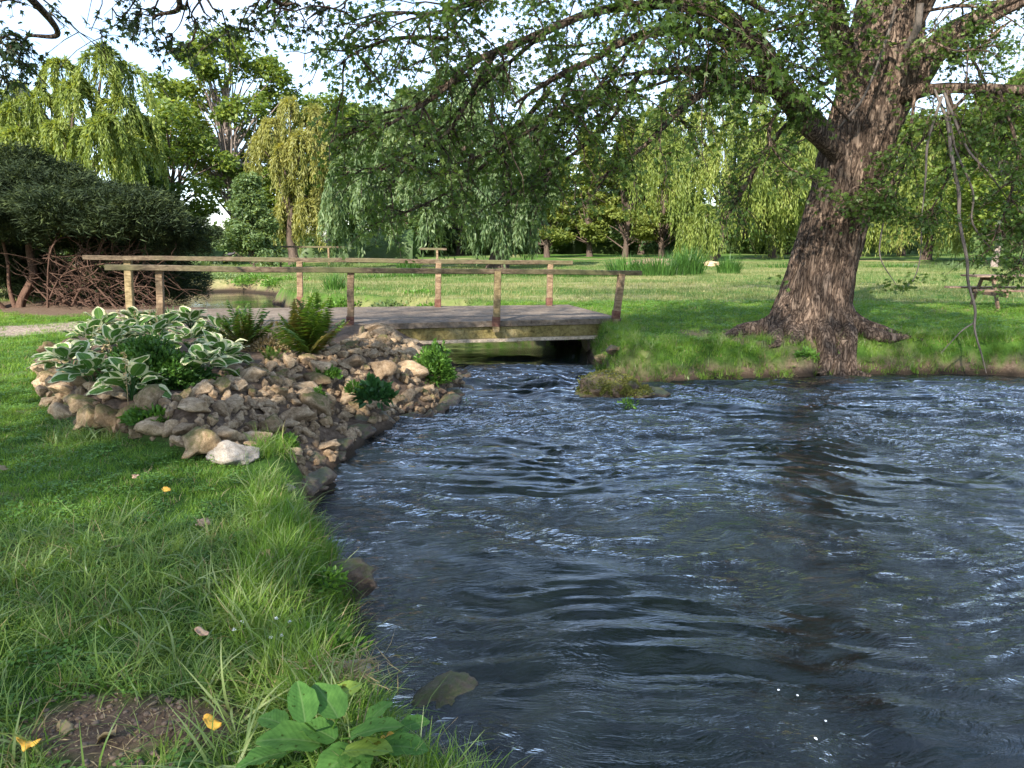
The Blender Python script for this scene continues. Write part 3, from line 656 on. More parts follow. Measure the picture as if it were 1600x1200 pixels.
boulder('rock', 696, 1092, .0, .13, 'flat brown rock awash beside the near grassy bank', 'stone_wet', 109, 'rock', .6, .9, sink=.0)
boulder('rock', 730, 1062, -.09, .13, 'submerged brown rock just under the surface near the bank', 'stone_wet', 110, 'rock', .55, .2, sink=.2)
# mossy rock island
isl = empty('mossy_rock', tuple(PZ(966, 622))); tag(isl, 'low mossy rock island rising from the stream below the bridge', 'rock')
for dx, dy, s, fl, sd_ in ((-.08, .08, .40, .86, 1), (-.36, -.04, .25, .75, 2), (.40, -.06, .26, .62, 3), (-.20, -.20, .16, .8, 4), (.12, -.16, .19, .7, 5), (.16, .05, .30, .72, 6)):
    o = obj('stone', stone_mesh(200+sd_, 'stone', 4, 5, .2, M['stone_moss']), isl, (dx, dy, .05), (0, 0, .3*sd_), (s*1.1, s*.85, s*fl*1.2))
# rocks at the right end of the bridge
for q, (u, v, z, s, lab) in enumerate([(940, 560, .22, .15, 'upright tan rock right under the end of the bridge deck'), (945, 574, .06, .16, 'rounded mossy rock at the water by the bridge end'),
                                    (962, 588, .03, .17, 'grey brown rock under the grass corner of the far bank'), (962, 548, .42, .14, 'broken pale rock in the bank edge beside the bridge end')]):
    boulder('rock', u, v, z, s, lab, 'stone_mossy' if q % 2 == 0 else 'stone_wet', 120+q, 'rock', .8, q, sink=.1)
# far boulders
boulder('boulder', 1012, 412, .6, 1.9, 'long low pale boulder on the far lawn behind the reeds', 'stone', 131, flat=.28, Yd=52, sink=-.05)
boulder('boulder', 1106, 414, .6, .8, 'small grey boulder on the far lawn beside the single reed clump', 'stone', 132, flat=.42, Yd=50, sink=.0)

# ------------------------------------------------------------------ big maple
Ym = 12.75
maple = empty('maple_tree', tuple(PY(1290, 555, Ym))); tag(maple, 'huge leaning maple with furrowed bark and spreading roots at the water edge', 'tree')
ML = Vector(maple.location)
def mp_(o): o.parent = maple; o.matrix_parent_inverse = Matrix.Translation(-ML); return o
cpx = [(1256, 592, 12.75), (1260, 555, 12.75), (1264, 510, 12.75), (1272, 470, 12.75), (1290, 400, 12.75), (1318, 300, 12.8), (1345, 200, 12.9), (1376, 100, 13.0), (1392, 0, 13.1), (1400, -110, 13.2), (1405, -230, 13.3)]
cR = [.86, .80, .66, .555, .52, .51, .56, .60, .46, .40, .34]
CP = spline(np.array([PY(*c) for c in cpx]), 190); CR = np.interp(np.linspace(0, len(cR)-1, 190), range(len(cR)), cR)
K = 200; T, N_, B_ = frames(CP); ang = np.arange(K)/K*2*PI
zb = CP[:, 2][:, None]; A = ang[None, :]+.05*CP[:, 2][:, None]
fl = np.exp(-np.maximum(zb+.1, 0)/.42)
lob = .5+.5*np.cos(A*5+.6+.5*np.sin(A*2)); lob2 = .5+.5*np.cos(A*9+2)
S_, H_ = A*CR[:, None]*1.0, zb+0*A
cx_, cy_ = np.cos(A), np.sin(A)
ridge = 1-np.abs(noise(cx_*7.5, cy_*7.5, H_*1.0, 71)+.5*noise(cx_*15, cy_*15, H_*2.2, 73))
furr = .075*(ridge-.7)+.012*noise(cx_*30, cy_*30, H_*6, 75)
lump = .05*fbm(cx_*1.3, cy_*1.3, H_*.9, 3, 77)
Rr = CR[:, None]*(1+fl*(.55*lob+.18*lob2-.15))+furr+lump
V = CP[:, None, :]+Rr[:, :, None]*(np.cos(ang)[None, :, None]*N_[:, None, :]+np.sin(ang)[None, :, None]*B_[:, None, :])
k = K; i = np.arange(189)[:, None]*k; j = np.arange(k)[None, :]; j2 = (j+1) % k
F = np.stack([i+j, i+j2, i+k+j2, i+k+j], -1).reshape(-1, 4)
mp_(obj('trunk', mesh_np('trunk', V.reshape(-1, 3), F, M['bark'])))
def barktube(P, R, k=20, n_=60, amp=.02, seed=0):
    P = spline(np.array(P), n_); R = np.interp(np.linspace(0, len(R)-1, n_), range(len(R)), R); T, Nn, Bb = frames(P); a = np.arange(k)/k*2*PI
    s = np.cumsum(np.r_[0, np.linalg.norm(np.diff(P, axis=0), axis=1)])
    ca_, sa_ = np.cos(a)[None, :]+0*s[:, None], np.sin(a)[None, :]+0*s[:, None]
    am = np.minimum(amp, R[:, None]*.16)
    rr = R[:, None]+am*(1-2*np.abs(noise(ca_*3.2, sa_*3.2, s[:, None]*1.3, 80+seed)))+am*1.2*fbm(ca_, sa_, s[:, None]*1.2, 2, 90+seed)
    V = P[:, None, :]+rr[:, :, None]*(np.cos(a)[None, :, None]*Nn[:, None, :]+np.sin(a)[None, :, None]*Bb[:, None, :])
    i = np.arange(n_-1)[:, None]*k; j = np.arange(k)[None, :]; j2 = (j+1) % k
    return V.reshape(-1, 3), np.stack([i+j, i+j2, i+k+j2, i+k+j], -1).reshape(-1, 4)
tb = PY(1266, 512, 12.75)
def root(az, L, r0, seed, curve=0.):
    a = math.radians(az); n_ = 9; P = []; rr = []
    for i_ in range(n_):
        t = i_/(n_-1); aa = a+curve*t+.12*math.sin(t*7+seed); rad = .28+(.30+L)*t; x_, y_ = tb[0]+rad*math.cos(aa), tb[1]+rad*math.sin(aa)
        r_ = r0*(1-t)**.8+.022; g_ = max(gz(x_, y_), .0); P.append((x_, y_, max(g_, .04)+.62*math.exp(-t*5.2)+r_*(.45-.75*t)+.015*math.sin(t*11+seed))); rr.append(r_)
    V, F = barktube(P, rr, 26, 60, .028, seed); mp_(obj('root', mesh_np('root', V, F, M['bark'])))
for q, (az, L, r0, cv) in enumerate([(176, 1.0, .17, .2), (196, 1.25, .20, -.1), (214, .95, .18, .15), (236, .75, .19, -.2), (258, .55, .20, .1), (280, .55, .18, .2), (302, .70, .20, -.15), (324, 1.0, .19, .1), (344, 1.15, .18, -.2), (6, .9, .15, .2), (152, .8, .15, -.2)]):
    root(az, L, r0, q, cv)
LIMBS = [  # pixel path, distance, radii
 ([(1338, 262, 12.8), (1262, 185, 12.1), (1215, 130, 11.6), (1185, 75, 11.2), (1130, 25, 10.8), (1050, 5, 10.3), (960, -15, 9.8)], [.20, .225, .195, .155, .115, .085, .05]),
 ([(1218, 138, 11.7), (1170, 130, 11.4), (1125, 115, 11.2), (1085, 110, 11.0), (1030, 112, 10.6), (960, 118, 10.2)], [.12, .10, .085, .07, .05, .03]),
 ([(1150, 132, 11.4), (1105, 142, 11.1), (1065, 170, 10.8), (1020, 215, 10.5), (980, 250, 10.3), (930, 285, 10.0)], [.075, .06, .05, .04, .03, .015]),
 ([(1195, 88, 11.3), (1140, 60, 11.0), (1090, 52, 10.8), (1030, 50, 10.4), (970, 68, 10.0), (930, 92, 9.8), (870, 120, 9.6), (800, 165, 9.4)], [.11, .09, .075, .06, .05, .045, .035, .02]),
 ([(1120, 2, 10.8), (1010, 8, 10.3), (930, 18, 9.9), (850, 50, 9.5), (790, 75, 9.3), (735, 100, 9.1), (680, 150, 9.0), (600, 200, 8.8)], [.085, .07, .06, .055, .045, .04, .03, .015]),
 ([(770, 85, 9.3), (740, 140, 9.3), (700, 205, 9.3), (640, 240, 9.2), (590, 270, 9.1)], [.04, .032, .026, .02, .012]),
 ([(860, 140, 9.7), (810, 200, 9.8), (760, 255, 9.9), (700, 300, 9.9), (640, 330, 9.8), (580, 352, 9.7)], [.04, .03, .028, .022, .018, .01]),
 ([(1000, 112, 10.5), (960, 180, 10.4), (890, 245, 10.4), (830, 275, 10.4), (790, 320, 10.4)], [.045, .035, .028, .02, .01]),
 ([(1250, 175, 12.2), (1200, 230, 12.0), (1160, 300, 11.9), (1130, 350, 11.8)], [.06, .045, .03, .012]),
 ([(1352, 190, 12.9), (1312, 70, 12.5), (1285, -40, 12.0), (1260, -140, 11.6)], [.2, .21, .17, .1]),
 ([(1375, 190, 13.0), (1465, 75, 12.8), (1530, 30, 12.6), (1600, -5, 12.4), (1700, -50, 12.2)], [.30, .22, .165, .13, .09]),
 ([(1400, 150, 12.6), (1455, 140, 12.1), (1520, 138, 11.8), (1600, 142, 11.4), (1690, 150, 11.0)], [.13, .095, .08, .07, .05]),
 ([(1385, 130, 12.95), (1440, 0, 12.6), (1475, -80, 12.2), (1520, -180, 11.8)], [.22, .2, .16, .1]),
 ([(1350, -60, 13.2), (1250, -200, 13.6), (1150, -320, 14.5), (1050, -420, 15.2)], [.3, .22, .15, .06]),
 ([(1400, -150, 13.3), (1480, -320, 14.2), (1600, -470, 15.5)], [.25, .17, .06]),
 ([(1330, -20, 12.8), (1180, -130, 11.6), (1000, -230, 10.2), (820, -290, 9.0)], [.2, .15, .1, .04]),
 ([(1405, -200, 13.3), (1380, -420, 13.4), (1340, -700, 13.6)], [.25, .16, .06]),
]
BR = []     # branch polylines that carry twigs
for q, (pp, rr) in enumerate(LIMBS):
    rr = [r_*(.82 if q < 9 else .95) for r_ in rr]; rr[-1] = min(rr[-1], .012); P = [PY(*c) for c in pp]; V, F = barktube(P, rr, 16 if rr[0] < .15 else 36, 60, .03, q); mp_(obj('limb', mesh_np('limb', V, F, M['bark'])))
    BR.append((spline(np.array(P), 40), rr[0]))
def grow(lines, nsec, slen, droop, nter, tlen, nleaf, start=.25, horiz=1.):
    """secondary and tertiary twigs on branch lines; returns twig MB and leaf positions, directions"""
    mb = MB(); LP, LD = [], []
    for P, w in lines:
        L = np.linalg.norm(np.diff(P, axis=0), axis=1).sum(); n_ = max(2, int(L*nsec))
        for t in RNG.uniform(start, 1, n_):
            k = min(len(P)-2, int(t*(len(P)-1))); p = P[k]; tg = unit(P[k+1]-P[k])
            d0 = unit(tg*.6+unit(RNG.normal(size=3)*[1, 1, .45])*horiz+[0, 0, -droop*.4]); ln = slen*RNG.uniform(.45, 1.15)*min(1, max(.28, (p[2]-2.0)/2.2))
            s = np.linspace(0, 1, 7)[:, None]; wob = RNG.normal(0, .05, (7, 3))*s
            Q = p+d0*ln*s+np.array([0, 0, -1.])*droop*ln*.5*s**2+wob
            mb.tube(Q, np.linspace(.014, .004, 7), 4)
            for _ in range(nter):
                tt = RNG.uniform(.15, 1); q_ = Q[min(5, int(tt*6))]; d1 = unit(d0*.6+RNG.normal(size=3)*[.9, .9, .5]+[0, 0, -.25*droop]); l2 = tlen*RNG.uniform(.4, 1.2)
                s2 = np.linspace(0, 1, 4)[:, None]; R_ = q_+d1*l2*s2+np.array([0, 0, -1.])*.3*l2*s2**2
                mb.tube(R_, np.linspace(.006, .0025, 4), 3)
                ts = RNG.uniform(.1, 1.05, nleaf); LP.append(q_+d1*l2*ts[:, None]+np.array([0, 0, -.3])*l2*(ts**2)[:, None]+RNG.normal(0, .045, (nleaf, 3))); LD.append(unit(d1+RNG.normal(size=(nleaf, 3))*.8+[0, 0, -.35]))
    return mb, np.concatenate(LP), np.concatenate(LD)
lines = []
for q, (P, w) in enumerate(BR):
    lines.append((P, w))
mb, LP, LD = grow(lines[1:9]+lines[10:13], 3.9, 1.3, .5, 6, .5, 11, .15)
mb2, LP2, LD2 = grow([lines[0]]+lines[9:10]+lines[13:], 3.4, 1.9, .4, 7, .6, 9, .12)
# extra drooping boughs in front of the lawn on the right and across the middle
extra = []
for (a, b_, c, d_) in [((1480, 140, 11.9), (1500, 220, 11.6), (1470, 300, 11.5), (1440, 350, 11.5)), ((1560, 140, 11.5), (1590, 240, 11.2), (1570, 330, 11.0), (1540, 400, 11.0)),
                       ((1520, 140, 11.8), (1440, 220, 11.6), (1390, 290, 11.6), (1380, 330, 11.6)), ((1600, 142, 11.4), (1640, 260, 11.0), (1610, 350, 10.9), (1590, 420, 10.9)),
                       ((1430, 145, 12.2), (1420, 220, 11.9), (1400, 300, 11.7), (1370, 345, 11.6)), ((1230, 150, 11.8), (1200, 210, 11.5), (1230, 260, 11.4), (1270, 280, 11.4)),
                       ((1500, 60, 12.5), (1540, 130, 12.0), (1570, 200, 11.8), (1600, 260, 11.6)),
                       ((900, 110, 9.7), (860, 180, 9.5), (780, 230, 9.4), (700, 260, 9.3)), ((1000, 60, 10.2), (940, 130, 10), (900, 200, 9.9), (850, 290, 9.9)),
                       ((740, 110, 9.2), (660, 160, 9.1), (590, 180, 9.0), (540, 210, 8.9)), ((700, 60, 9.1), (620, 60, 8.9), (560, 80, 8.7), (520, 110, 8.6)),
                       ((1020, 10, 10.3), (900, -10, 9.6), (760, 0, 9.0), (640, 30, 8.6)), ((960, 120, 10.3), (900, 170, 10.4), (840, 220, 10.4), (770, 300, 10.4)),
                       ((1300, 30, 12.0), (1240, 40, 11.4), (1170, 60, 11.0), (1100, 90, 10.8)), ((1320, 100, 12.0), (1290, 130, 11.6), (1260, 110, 11.4), (1225, 95, 11.3)), ((1330, 190, 12.1), (1300, 160, 11.7), (1280, 130, 11.5), (1290, 80, 11.4)),
                       ((1390, 70, 12.2), (1440, 60, 11.8), (1500, 80, 11.5), (1560, 60, 11.4)), ((1430, 20, 12.2), (1500, 10, 11.8), (1560, 20, 11.6), (1620, 60, 11.5)), ((1200, 20, 10.8), (1120, -20, 10.4), (1020, -40, 10), (900, -40, 9.6)),
                       ((1290, 10, 11.8), (1200, -20, 11.3), (1130, -10, 11.0), (1060, 30, 10.7)), ((1060, 120, 10.8), (1000, 140, 10.5), (940, 150, 10.3), (880, 190, 10.2)), ((1345, 330, 12.1), (1330, 300, 11.9), (1350, 290, 11.8), (1370, 310, 11.8)),
                       ((760, 0, 9.0), (680, 20, 8.8), (600, 20, 8.6), (530, 40, 8.4)), ((840, 60, 9.5), (760, 130, 9.5), (690, 200, 9.6), (600, 300, 9.6))]:
    P = spline(np.array([PY(*a), PY(*b_), PY(*c), PY(*d_)]), 24); extra.append((P, .03)); V, F = tube(P, np.linspace(.028, .006, 24), 6); mb.add(V, F)
mb3, LP3, LD3 = grow(extra, 5.4, 1.0, .5, 6, .42, 13, .03)
for m_ in (mb2, mb3):
    for V_ in [0]: pass
allp = np.concatenate([LP, LP3]); alld = np.concatenate([LD, LD3])
keep = ~((np.abs(allp[:, 0]-5.4) < .9) & (allp[:, 2] < 2.0)) & (allp[:, 2] > .9); allp, alld = allp[keep], alld[keep]
print('maple leaves', len(allp), len(LP2))
n_ = 21000; qt = rdir(n_)*(RNG.uniform(.2, 1, n_)**.5)[:, None]*[8.2, 5.2, 4.0]+[4.2, 11.8, 9.8]; kq = (fbm(qt[:, 0]*.5, qt[:, 1]*.5, qt[:, 2]*.6, 3, 140) > -.12) & (qt[:, 2] > 6.3+.5*fbm(qt[:, 0], qt[:, 1], 0, 2, 141)) & (qt[:, 2]-2.1 > .40*qt[:, 1]); qt = qt[kq]
LP2 = np.concatenate([LP2, qt]); LD2 = np.concatenate([LD2, rdir(len(qt), .5)])
V, F = leaves(allp, alld, RNG.uniform(.05, .088, len(allp)), RNG.uniform(.045, .08, len(allp)), T_MAPLE)
V2, F2 = leaves(LP2, LD2, RNG.uniform(.08, .13, len(LP2)), RNG.uniform(.08, .12, len(LP2)), T_MAPLE)
o = mp_(obj('crown', mesh_np('crown', np.vstack([V, V2]), np.vstack([F, F2+len(V)]), M['maple'])))
tw = MB()
for m_ in (mb, mb2, mb3): tw.add(np.concatenate(m_.V), np.concatenate(m_.F[4]))
mp_(tw.build('twig_mass', M['bark'], None, True))['kind'] = 'stuff'
# bare hanging branches in front of the lawn
for pp, rr, nm in [([(1460, 140, 11.9), (1480, 190, 11.5), (1486, 240, 11.35), (1498, 300, 11.25), (1499, 345, 11.2), (1511, 405, 11.1), (1513, 440, 11.1), (1524, 482, 11.05), (1523, 515, 11.0), (1534, 555, 11.0), (1541, 583, 11.0)], [.018, .026, .024, .022, .021, .02, .019, .019, .014, .01, .006], 1),
                   ([(1524, 503, 11.05), (1505, 515, 11.0), (1490, 530, 11), (1470, 552, 11)], [.012, .009, .007, .004], 2),
                   ([(1475, 145, 11.5), (1510, 230, 11.4), (1545, 270, 11.3), (1580, 320, 11.3)], [.022, .017, .012, .006], 3),
                   ([(1472, 150, 11.5), (1450, 220, 11.5), (1446, 280, 11.4), (1440, 340, 11.4)], [.022, .018, .013, .006], 4),
                   ([(1478, 150, 11.5), (1492, 230, 11.5), (1520, 300, 11.4), (1520, 350, 11.4), (1560, 400, 11.3), (1598, 430, 11.3)], [.02, .018, .016, .014, .01, .005], 5),
                   ([(1438, 5, 11.6), (1432, 45, 11.7), (1416, 75, 11.9)], [.05, .055, .045], 6),
                   ([(1310, 200, 12.1), (1350, 150, 11.9), (1385, 60, 11.8), (1400, 10, 11.7)], [.012, .018, .02, .016], 7),
                   ([(1320, 30, 11.9), (1345, 0, 11.8), (1350, -40, 11.8)], [.012, .016, .02], 8),
                   ([(1380, 345, 11.6), (1375, 400, 11.5), (1400, 445, 11.4)], [.012, .009, .005], 9),
                   ([(1440, 345, 11.5), (1438, 400, 11.5), (1425, 440, 11.5), (1395, 455, 11.5)], [.012, .009, .007, .004], 10)]:
    V, F = barktube([PY(*c) for c in pp], rr, 8, 40, .006, nm); mp_(obj('dead_branch', mesh_np('dead_branch', V, F, M['deadwood'])))
for (u, v, Y_, s) in [(1405, 445, 11.4, 8), (1440, 435, 11.5, 5), (1395, 450, 11.5, 6), (1222, 440, 11.8, 3)]:
    P = PY(u, v, Y_)+RNG.normal(0, .12, (s*4, 3))*[1, 1, .4]; 
    V, F = leaves(P, rdir(len(P), .5), .09, .07, T_MAPLE); mp_(obj('leaf_spray', mesh_np('leaf_spray', V, F, M['maple'])))['kind'] = 'stuff'

# ------------------------------------------------------------------ the tree behind the camera whose boughs hang into the top left
ov = empty('overhanging_tree', (-7.5, -3.0, .45)); tag(ov, 'tree with backlit shade put into its leaf colour, whose hanging boughs cross the sky at the upper left', 'tree')
OL = Vector(ov.location)
def ov_(o): o.parent = ov; o.matrix_parent_inverse = Matrix.Translation(-OL); return o
V, F = barktube([(-7.5, -3, .2), (-7.3, -2.9, 2), (-7.0, -2.5, 4.5), (-6.6, -3.2, 8), (-5.5, -4.5, 14)], [.55, .42, .36, .28, .08], 24, 60, .03, 40); ov_(obj('trunk', mesh_np('trunk', V, F, M['bark'])))
bl = []
BOUGHS = [[(-7, -2.5, 4.5), (-6.8, 1, 6.2), (-5.6, 4.5, 6.0), tuple(PY(60, 10, 8.0)), tuple(PY(40, 60, 8.6))],
          [(-6.9, -2.3, 6), (-5.5, 1, 7.2), (-4, 4.5, 6.3), tuple(PY(260, -40, 8.0)), tuple(PY(240, 30, 8.4))],
          [(-6.9, -2.2, 6.5), (-4, 1, 7.6), (-2.5, 4.2, 6.6), tuple(PY(400, -50, 8.0)), tuple(PY(470, 10, 8.6))],
          [(-6.9, -2.4, 5.5), (-7.5, 2, 6.6), (-7, 5, 5.8), tuple(PY(-60, 40, 8.4)), tuple(PY(10, 95, 9.0))]]
for q, b_ in enumerate(BOUGHS):
    V, F = barktube(b_, [.16, .12, .08, .035, .012], 8, 50, .01, 50+q); ov_(obj('limb', mesh_np('limb', V, F, M['bark'])))
vis = []
for pp in [[(225, -30), (205, 10), (180, 40), (150, 50)], [(260, -30), (240, 20), (240, 50), (250, 68)], [(300, -30), (290, 10), (280, 40), (262, 60)], [(330, -20), (300, 20), (305, 40), (300, 50)],
           [(420, -30), (400, 10), (385, 30), (370, 38)], [(480, -30), (450, 0), (430, 15), (400, 25)], [(560, -20), (530, 10), (500, 15), (480, 30)],
           [(-40, 60), (10, 70), (40, 85), (65, 100)], [(-30, 30), (0, 60), (20, 95), (15, 120)], [(-30, 10), (10, 0), (35, 5), (55, 12)], [(0, 60), (25, 55), (45, 90), (40, 105)], [(-40, 90), (-10, 100), (5, 115), (-5, 150)]]:
    vis.append((spline(np.array([PY(u, v, 8.2+.2*q) for q, (u, v) in enumerate(pp)]), 20), .02))
mb, LP, LD = grow(vis, 4.4, .34, .5, 4, .22, 6, .1); 
for P, w in vis: V, F = tube(P, np.linspace(.012, .003, 20), 5); mb.add(V, F)
mbb, LPb, LDb = grow([(spline(np.array(b_[:4]), 24), .1) for b_ in BOUGHS], 1.6, 1.5, .5, 5, .6, 8, .05)
kb = (LPb[:, 2]-2.1) > .42*LPb[:, 1]; LPb, LDb = LPb[kb], LDb[kb]; mb.add(np.concatenate(mbb.V), np.concatenate(mbb.F[4]))
ov_(mb.build('twig_mass', M['bark'], None, True))['kind'] = 'stuff'
# the mass of the crown, above and behind the camera
n_ = 30000; cc = np.array([-4.0, -6.0, 12.0]); q_ = rdir(n_)*(RNG.uniform(.25, 1, n_)**.45)[:, None]*[11.5, 7.0, 4.8]+cc
q_ += RNG.normal(0, .3, q_.shape); kk = fbm(q_[:, 0]*.45, q_[:, 1]*.45, q_[:, 2]*.45, 2, 130) > -.28; q_ = q_[kk]
vv = (q_-[0, 0, CAMH]); vis_m = (vv[:, 1] > 0) & (vv[:, 2]/np.maximum(vv[:, 1], .01) < .42); q_ = q_[~vis_m]
Vc, Fc = leaves(q_, rdir(len(q_), .4), .17, .16, T_MAPLE)
Va, Fa = leaves(LP, LD, RNG.uniform(.055, .10, len(LP)), RNG.uniform(.05, .085, len(LP)), T_MAPLE)
Vb, Fb = leaves(LPb, LDb, RNG.uniform(.09, .15, len(LPb)), .12, T_MAPLE); Vc = np.vstack([Vc, Vb]); Fc = np.vstack([Fc, Fb+len(Vc)-len(Vb)])
ov_(obj('crown', mesh_np('crown', np.vstack([Va, Vc]), np.vstack([Fa, Fc+len(Va)]), M['maple_backlit'])))

# ------------------------------------------------------------------ background trees
def px_x(u, Y_): return (u-800)/FPX*Y_
def top_z(v, Y_): d_ = ray(800, v); return CAMH+d_[2]/d_[1]*Y_
def limbs_to(mbk, base, targets, r0, hub_z, lean=(0, 0)):
    for t in targets:
        t = np.array(t); h = np.array([base[0]+lean[0]*hub_z/6, base[1], base[2]+hub_z*RNG.uniform(.75, 1.25)])
        mid = h*.5+t*.5+[0, 0, .12*abs(t[2]-h[2])]+RNG.normal(0, .25, 3)
        V, F = tube(spline(np.array([h, mid, t]), 12), np.linspace(r0, r0*.15, 12), 6); mbk.add(V, F)
def trunk_mesh(mbk, base, h, r, lean=(0, 0), k=10):
    n_ = 14; z_ = np.linspace(0, 1, n_); P = np.stack([base[0]+lean[0]*z_+.12*np.sin(z_*7+base[0]), base[1]+lean[1]*z_, base[2]-.1+h*z_], 1)
    V, F = tube(P, r*(1-.6*z_)+r*.35*np.exp(-z_*h/.5), k); mbk.add(V, F)
def willow(u, Y_, htop, rad, label, material, seed, n_dome=16, strands=60, trunk_r=.5, lean=(0, 0), zmin=.9, domes=None, group='weeping willows behind the lawn', leafs=1., strand_len=(2.0, 5.5), barkm='bark_far', trunk_h=None):
    x_ = px_x(u, Y_); z0 = gz(x_, Y_); root_ = empty('willow_tree', (x_, Y_, z0)); tag(root_, label, 'tree', group)
    RS = np.random.RandomState(seed); base = np.array([x_, Y_, z0]); H = htop-z0
    if domes is None:
        domes = []
        for q in range(n_dome):
            t = (q+.5)/n_dome; zz_ = htop-H*(.06+.5*t**1.1); rr_ = rad*(.15+.85*math.sqrt(t)); a = q*2.4+RS.uniform(-.4, .4)
            domes.append((x_+lean[0]+rr_*math.cos(a)*RS.uniform(.7, 1.05), Y_+rr_*math.sin(a)*RS.uniform(.6, 1), zz_+RS.uniform(-.5, .5), RS.uniform(.9, 1.7)*rad/5.5))
    else: domes = [(*PY(du, dv, Y_+dy), dr) for du, dv, dy, dr in domes]
    mbk = MB(); th = trunk_h or H*.4; trunk_mesh(mbk, base, th, trunk_r, lean); limbs_to(mbk, base+[lean[0], 0, 0], [(d_[0], d_[1], d_[2]-.3) for d_ in domes], trunk_r*.42, th*.85, (0, 0))
    o = mbk.build('trunk', M[barkm], None, True); o.parent = root_; o.matrix_parent_inverse = Matrix.Translation(-root_.location)
    LPs, LDs, LLs = [], [], []
    for (dx, dy, dz, dr) in domes:
        ns_ = int(strands*1.35*RS.uniform(.8, 1.2))
        nb_ = 15; bi = RS.randint(0, nb_, ns_); ba = RS.uniform(0, 2*PI, nb_); bR = dr*np.sqrt(RS.uniform(.05, 1, nb_)); bl_ = RS.uniform(strand_len[0], strand_len[1], nb_)
        R0 = np.clip(bR[bi]+RS.normal(0, .13, ns_), .05, dr*1.1); a = ba[bi]+RS.normal(0, .16, ns_)/np.maximum(R0, .4); ln = bl_[bi]*RS.uniform(.75, 1.1, ns_)*(.55+.45*R0/dr)
        kk = 30; t = np.linspace(0, 1, kk)[None, :]; s_ = np.minimum(t*ln[:, None], 99)
        out = R0[:, None]*(1-np.exp(-s_*1.5/np.maximum(R0[:, None], .3)))*1.0
        drop = np.maximum(0, s_-R0[:, None]*.5)+.25*(out/dr)**2*dr
        sway = .12*RS.normal(size=(ns_, 1))*s_*.3
        X_ = dx+(out)*np.cos(a)[:, None]+sway+RS.normal(0, .03, (ns_, kk)); Yy = dy+out*np.sin(a)[:, None]+RS.normal(0, .03, (ns_, kk)); Z_ = dz+.35*dr*(1-(R0[:, None]/dr)**2)-drop+RS.normal(0, .04, (ns_, kk))
        P = np.stack([X_, Yy, Z_], -1); D = unit(np.gradient(P, axis=1))+RS.normal(0, .22, P.shape)
        P = P.reshape(-1, 3); D = D.reshape(-1, 3); k = (P[:, 2] > zmin+.6*fbm(P[:, 0]*.9, P[:, 1]*.9, 0, 2, seed)) & (RS.rand(len(P)) < .85)
        LPs.append(P[k]); LDs.append(D[k])
    P = np.concatenate(LPs); D = np.concatenate(LDs)
    V, F = leaves(P, D, RS.uniform(.26, .5, len(P))*leafs, RS.uniform(.06, .12, len(P))*leafs, T_DIAMOND, N=rdir(len(P)))
    o = obj('crown', mesh_np('crown', V, F, M[material]), root_); o.matrix_parent_inverse = Matrix.Translation(-root_.location)
    return root_
def clumptree(name, u, Y_, htop, rad, label, material, seed, n_cl=34, per=260, cl=1.0, trunk_r=.3, zbot=.35, leaf=.24, lean=(0, 0), group=None, barkm='bark_far', cone=False, flatc=.6, nstem=1, sq=1.):
    x_ = px_x(u, Y_); z0 = gz(x_, Y_); root_ = empty(name, (x_, Y_, z0)); tag(root_, label, 'shrub' if 'shrub' in name else 'tree', group)
    RS = np.random.RandomState(seed); H = htop-z0; base = np.array([x_, Y_, z0]); cs = []; n_cl = int(n_cl*(1.45 if cone else 2.1)); per = int(per*(1.1 if cone else .85)); cl = cl*(1 if cone else .85); flatc = flatc if cone else .85
    for q in range(n_cl):
        t = RS.rand(); zz_ = z0+H*(zbot+(1-zbot)*t)
        w = (1-t)*.95+.08 if cone else math.sin(PI*min(1, .12+.86*t))**.6
        rr_ = rad*w*math.sqrt(RS.uniform(.15, 1)); a = RS.uniform(0, 2*PI); cs.append((x_+lean[0]*t+rr_*math.cos(a), Y_+rr_*math.sin(a)*sq, zz_-.2*cl, cl*RS.uniform(.6, 1.25)))
    mbk = MB()
    for s_ in range(nstem):
        bb = base+[RS.uniform(-.6, .6)*(nstem > 1), 0, 0]; trunk_mesh(mbk, bb, H*(.92 if cone else .62), trunk_r/(1+.3*(nstem-1)), (lean[0]+RS.uniform(-1.2, 1.2)*(nstem > 1), 0))
    for c in cs:
        tt = RS.uniform(.3, .8) if cone else RS.uniform(.55, 1); h = base+np.array([lean[0]*tt*.6, 0, (c[2]-z0)*tt*.8]); e = np.array(c[:3])
        V, F = tube(spline(np.array([h, h*.5+e*.5+RS.normal(0, .2, 3), e]), 8), np.linspace(trunk_r*.3, .02, 8), 5); mbk.add(V, F)
    o = mbk.build('trunk', M[barkm], None, True); o.parent = root_; o.matrix_parent_inverse = Matrix.Translation(-root_.location)
    Ps = []
    for c in cs:
        q_ = RS.normal(size=(per, 3)); q_ = q_/np.linalg.norm(q_, axis=1)[:, None]*(RS.uniform(.15, 1, per)**.5)[:, None]*c[3]*[1.15, 1.15, flatc]
        q_ += RS.normal(0, .12*cl, q_.shape); Ps.append(q_+c[:3])
    P = np.concatenate(Ps); P = P[P[:, 2] > z0+.3]; n_ = len(P)
    V, F = leaves(P, RS.normal(size=(n_, 3))*[1, 1, .5]+[0, 0, -.25], RS.uniform(.8, 1.5, n_)*leaf*1.35, RS.uniform(.5, .85, n_)*leaf*1.3, T_DIAMOND)
    o = obj('crown', mesh_np('crown', V, F, M[material]), root_); o.matrix_parent_inverse = Matrix.Translation(-root_.location)
    return root_
willow(35, 62, 15.5, 6.5, 'pale green willow at the far left edge behind the dark juniper', 'willow', 1, 18, 85)
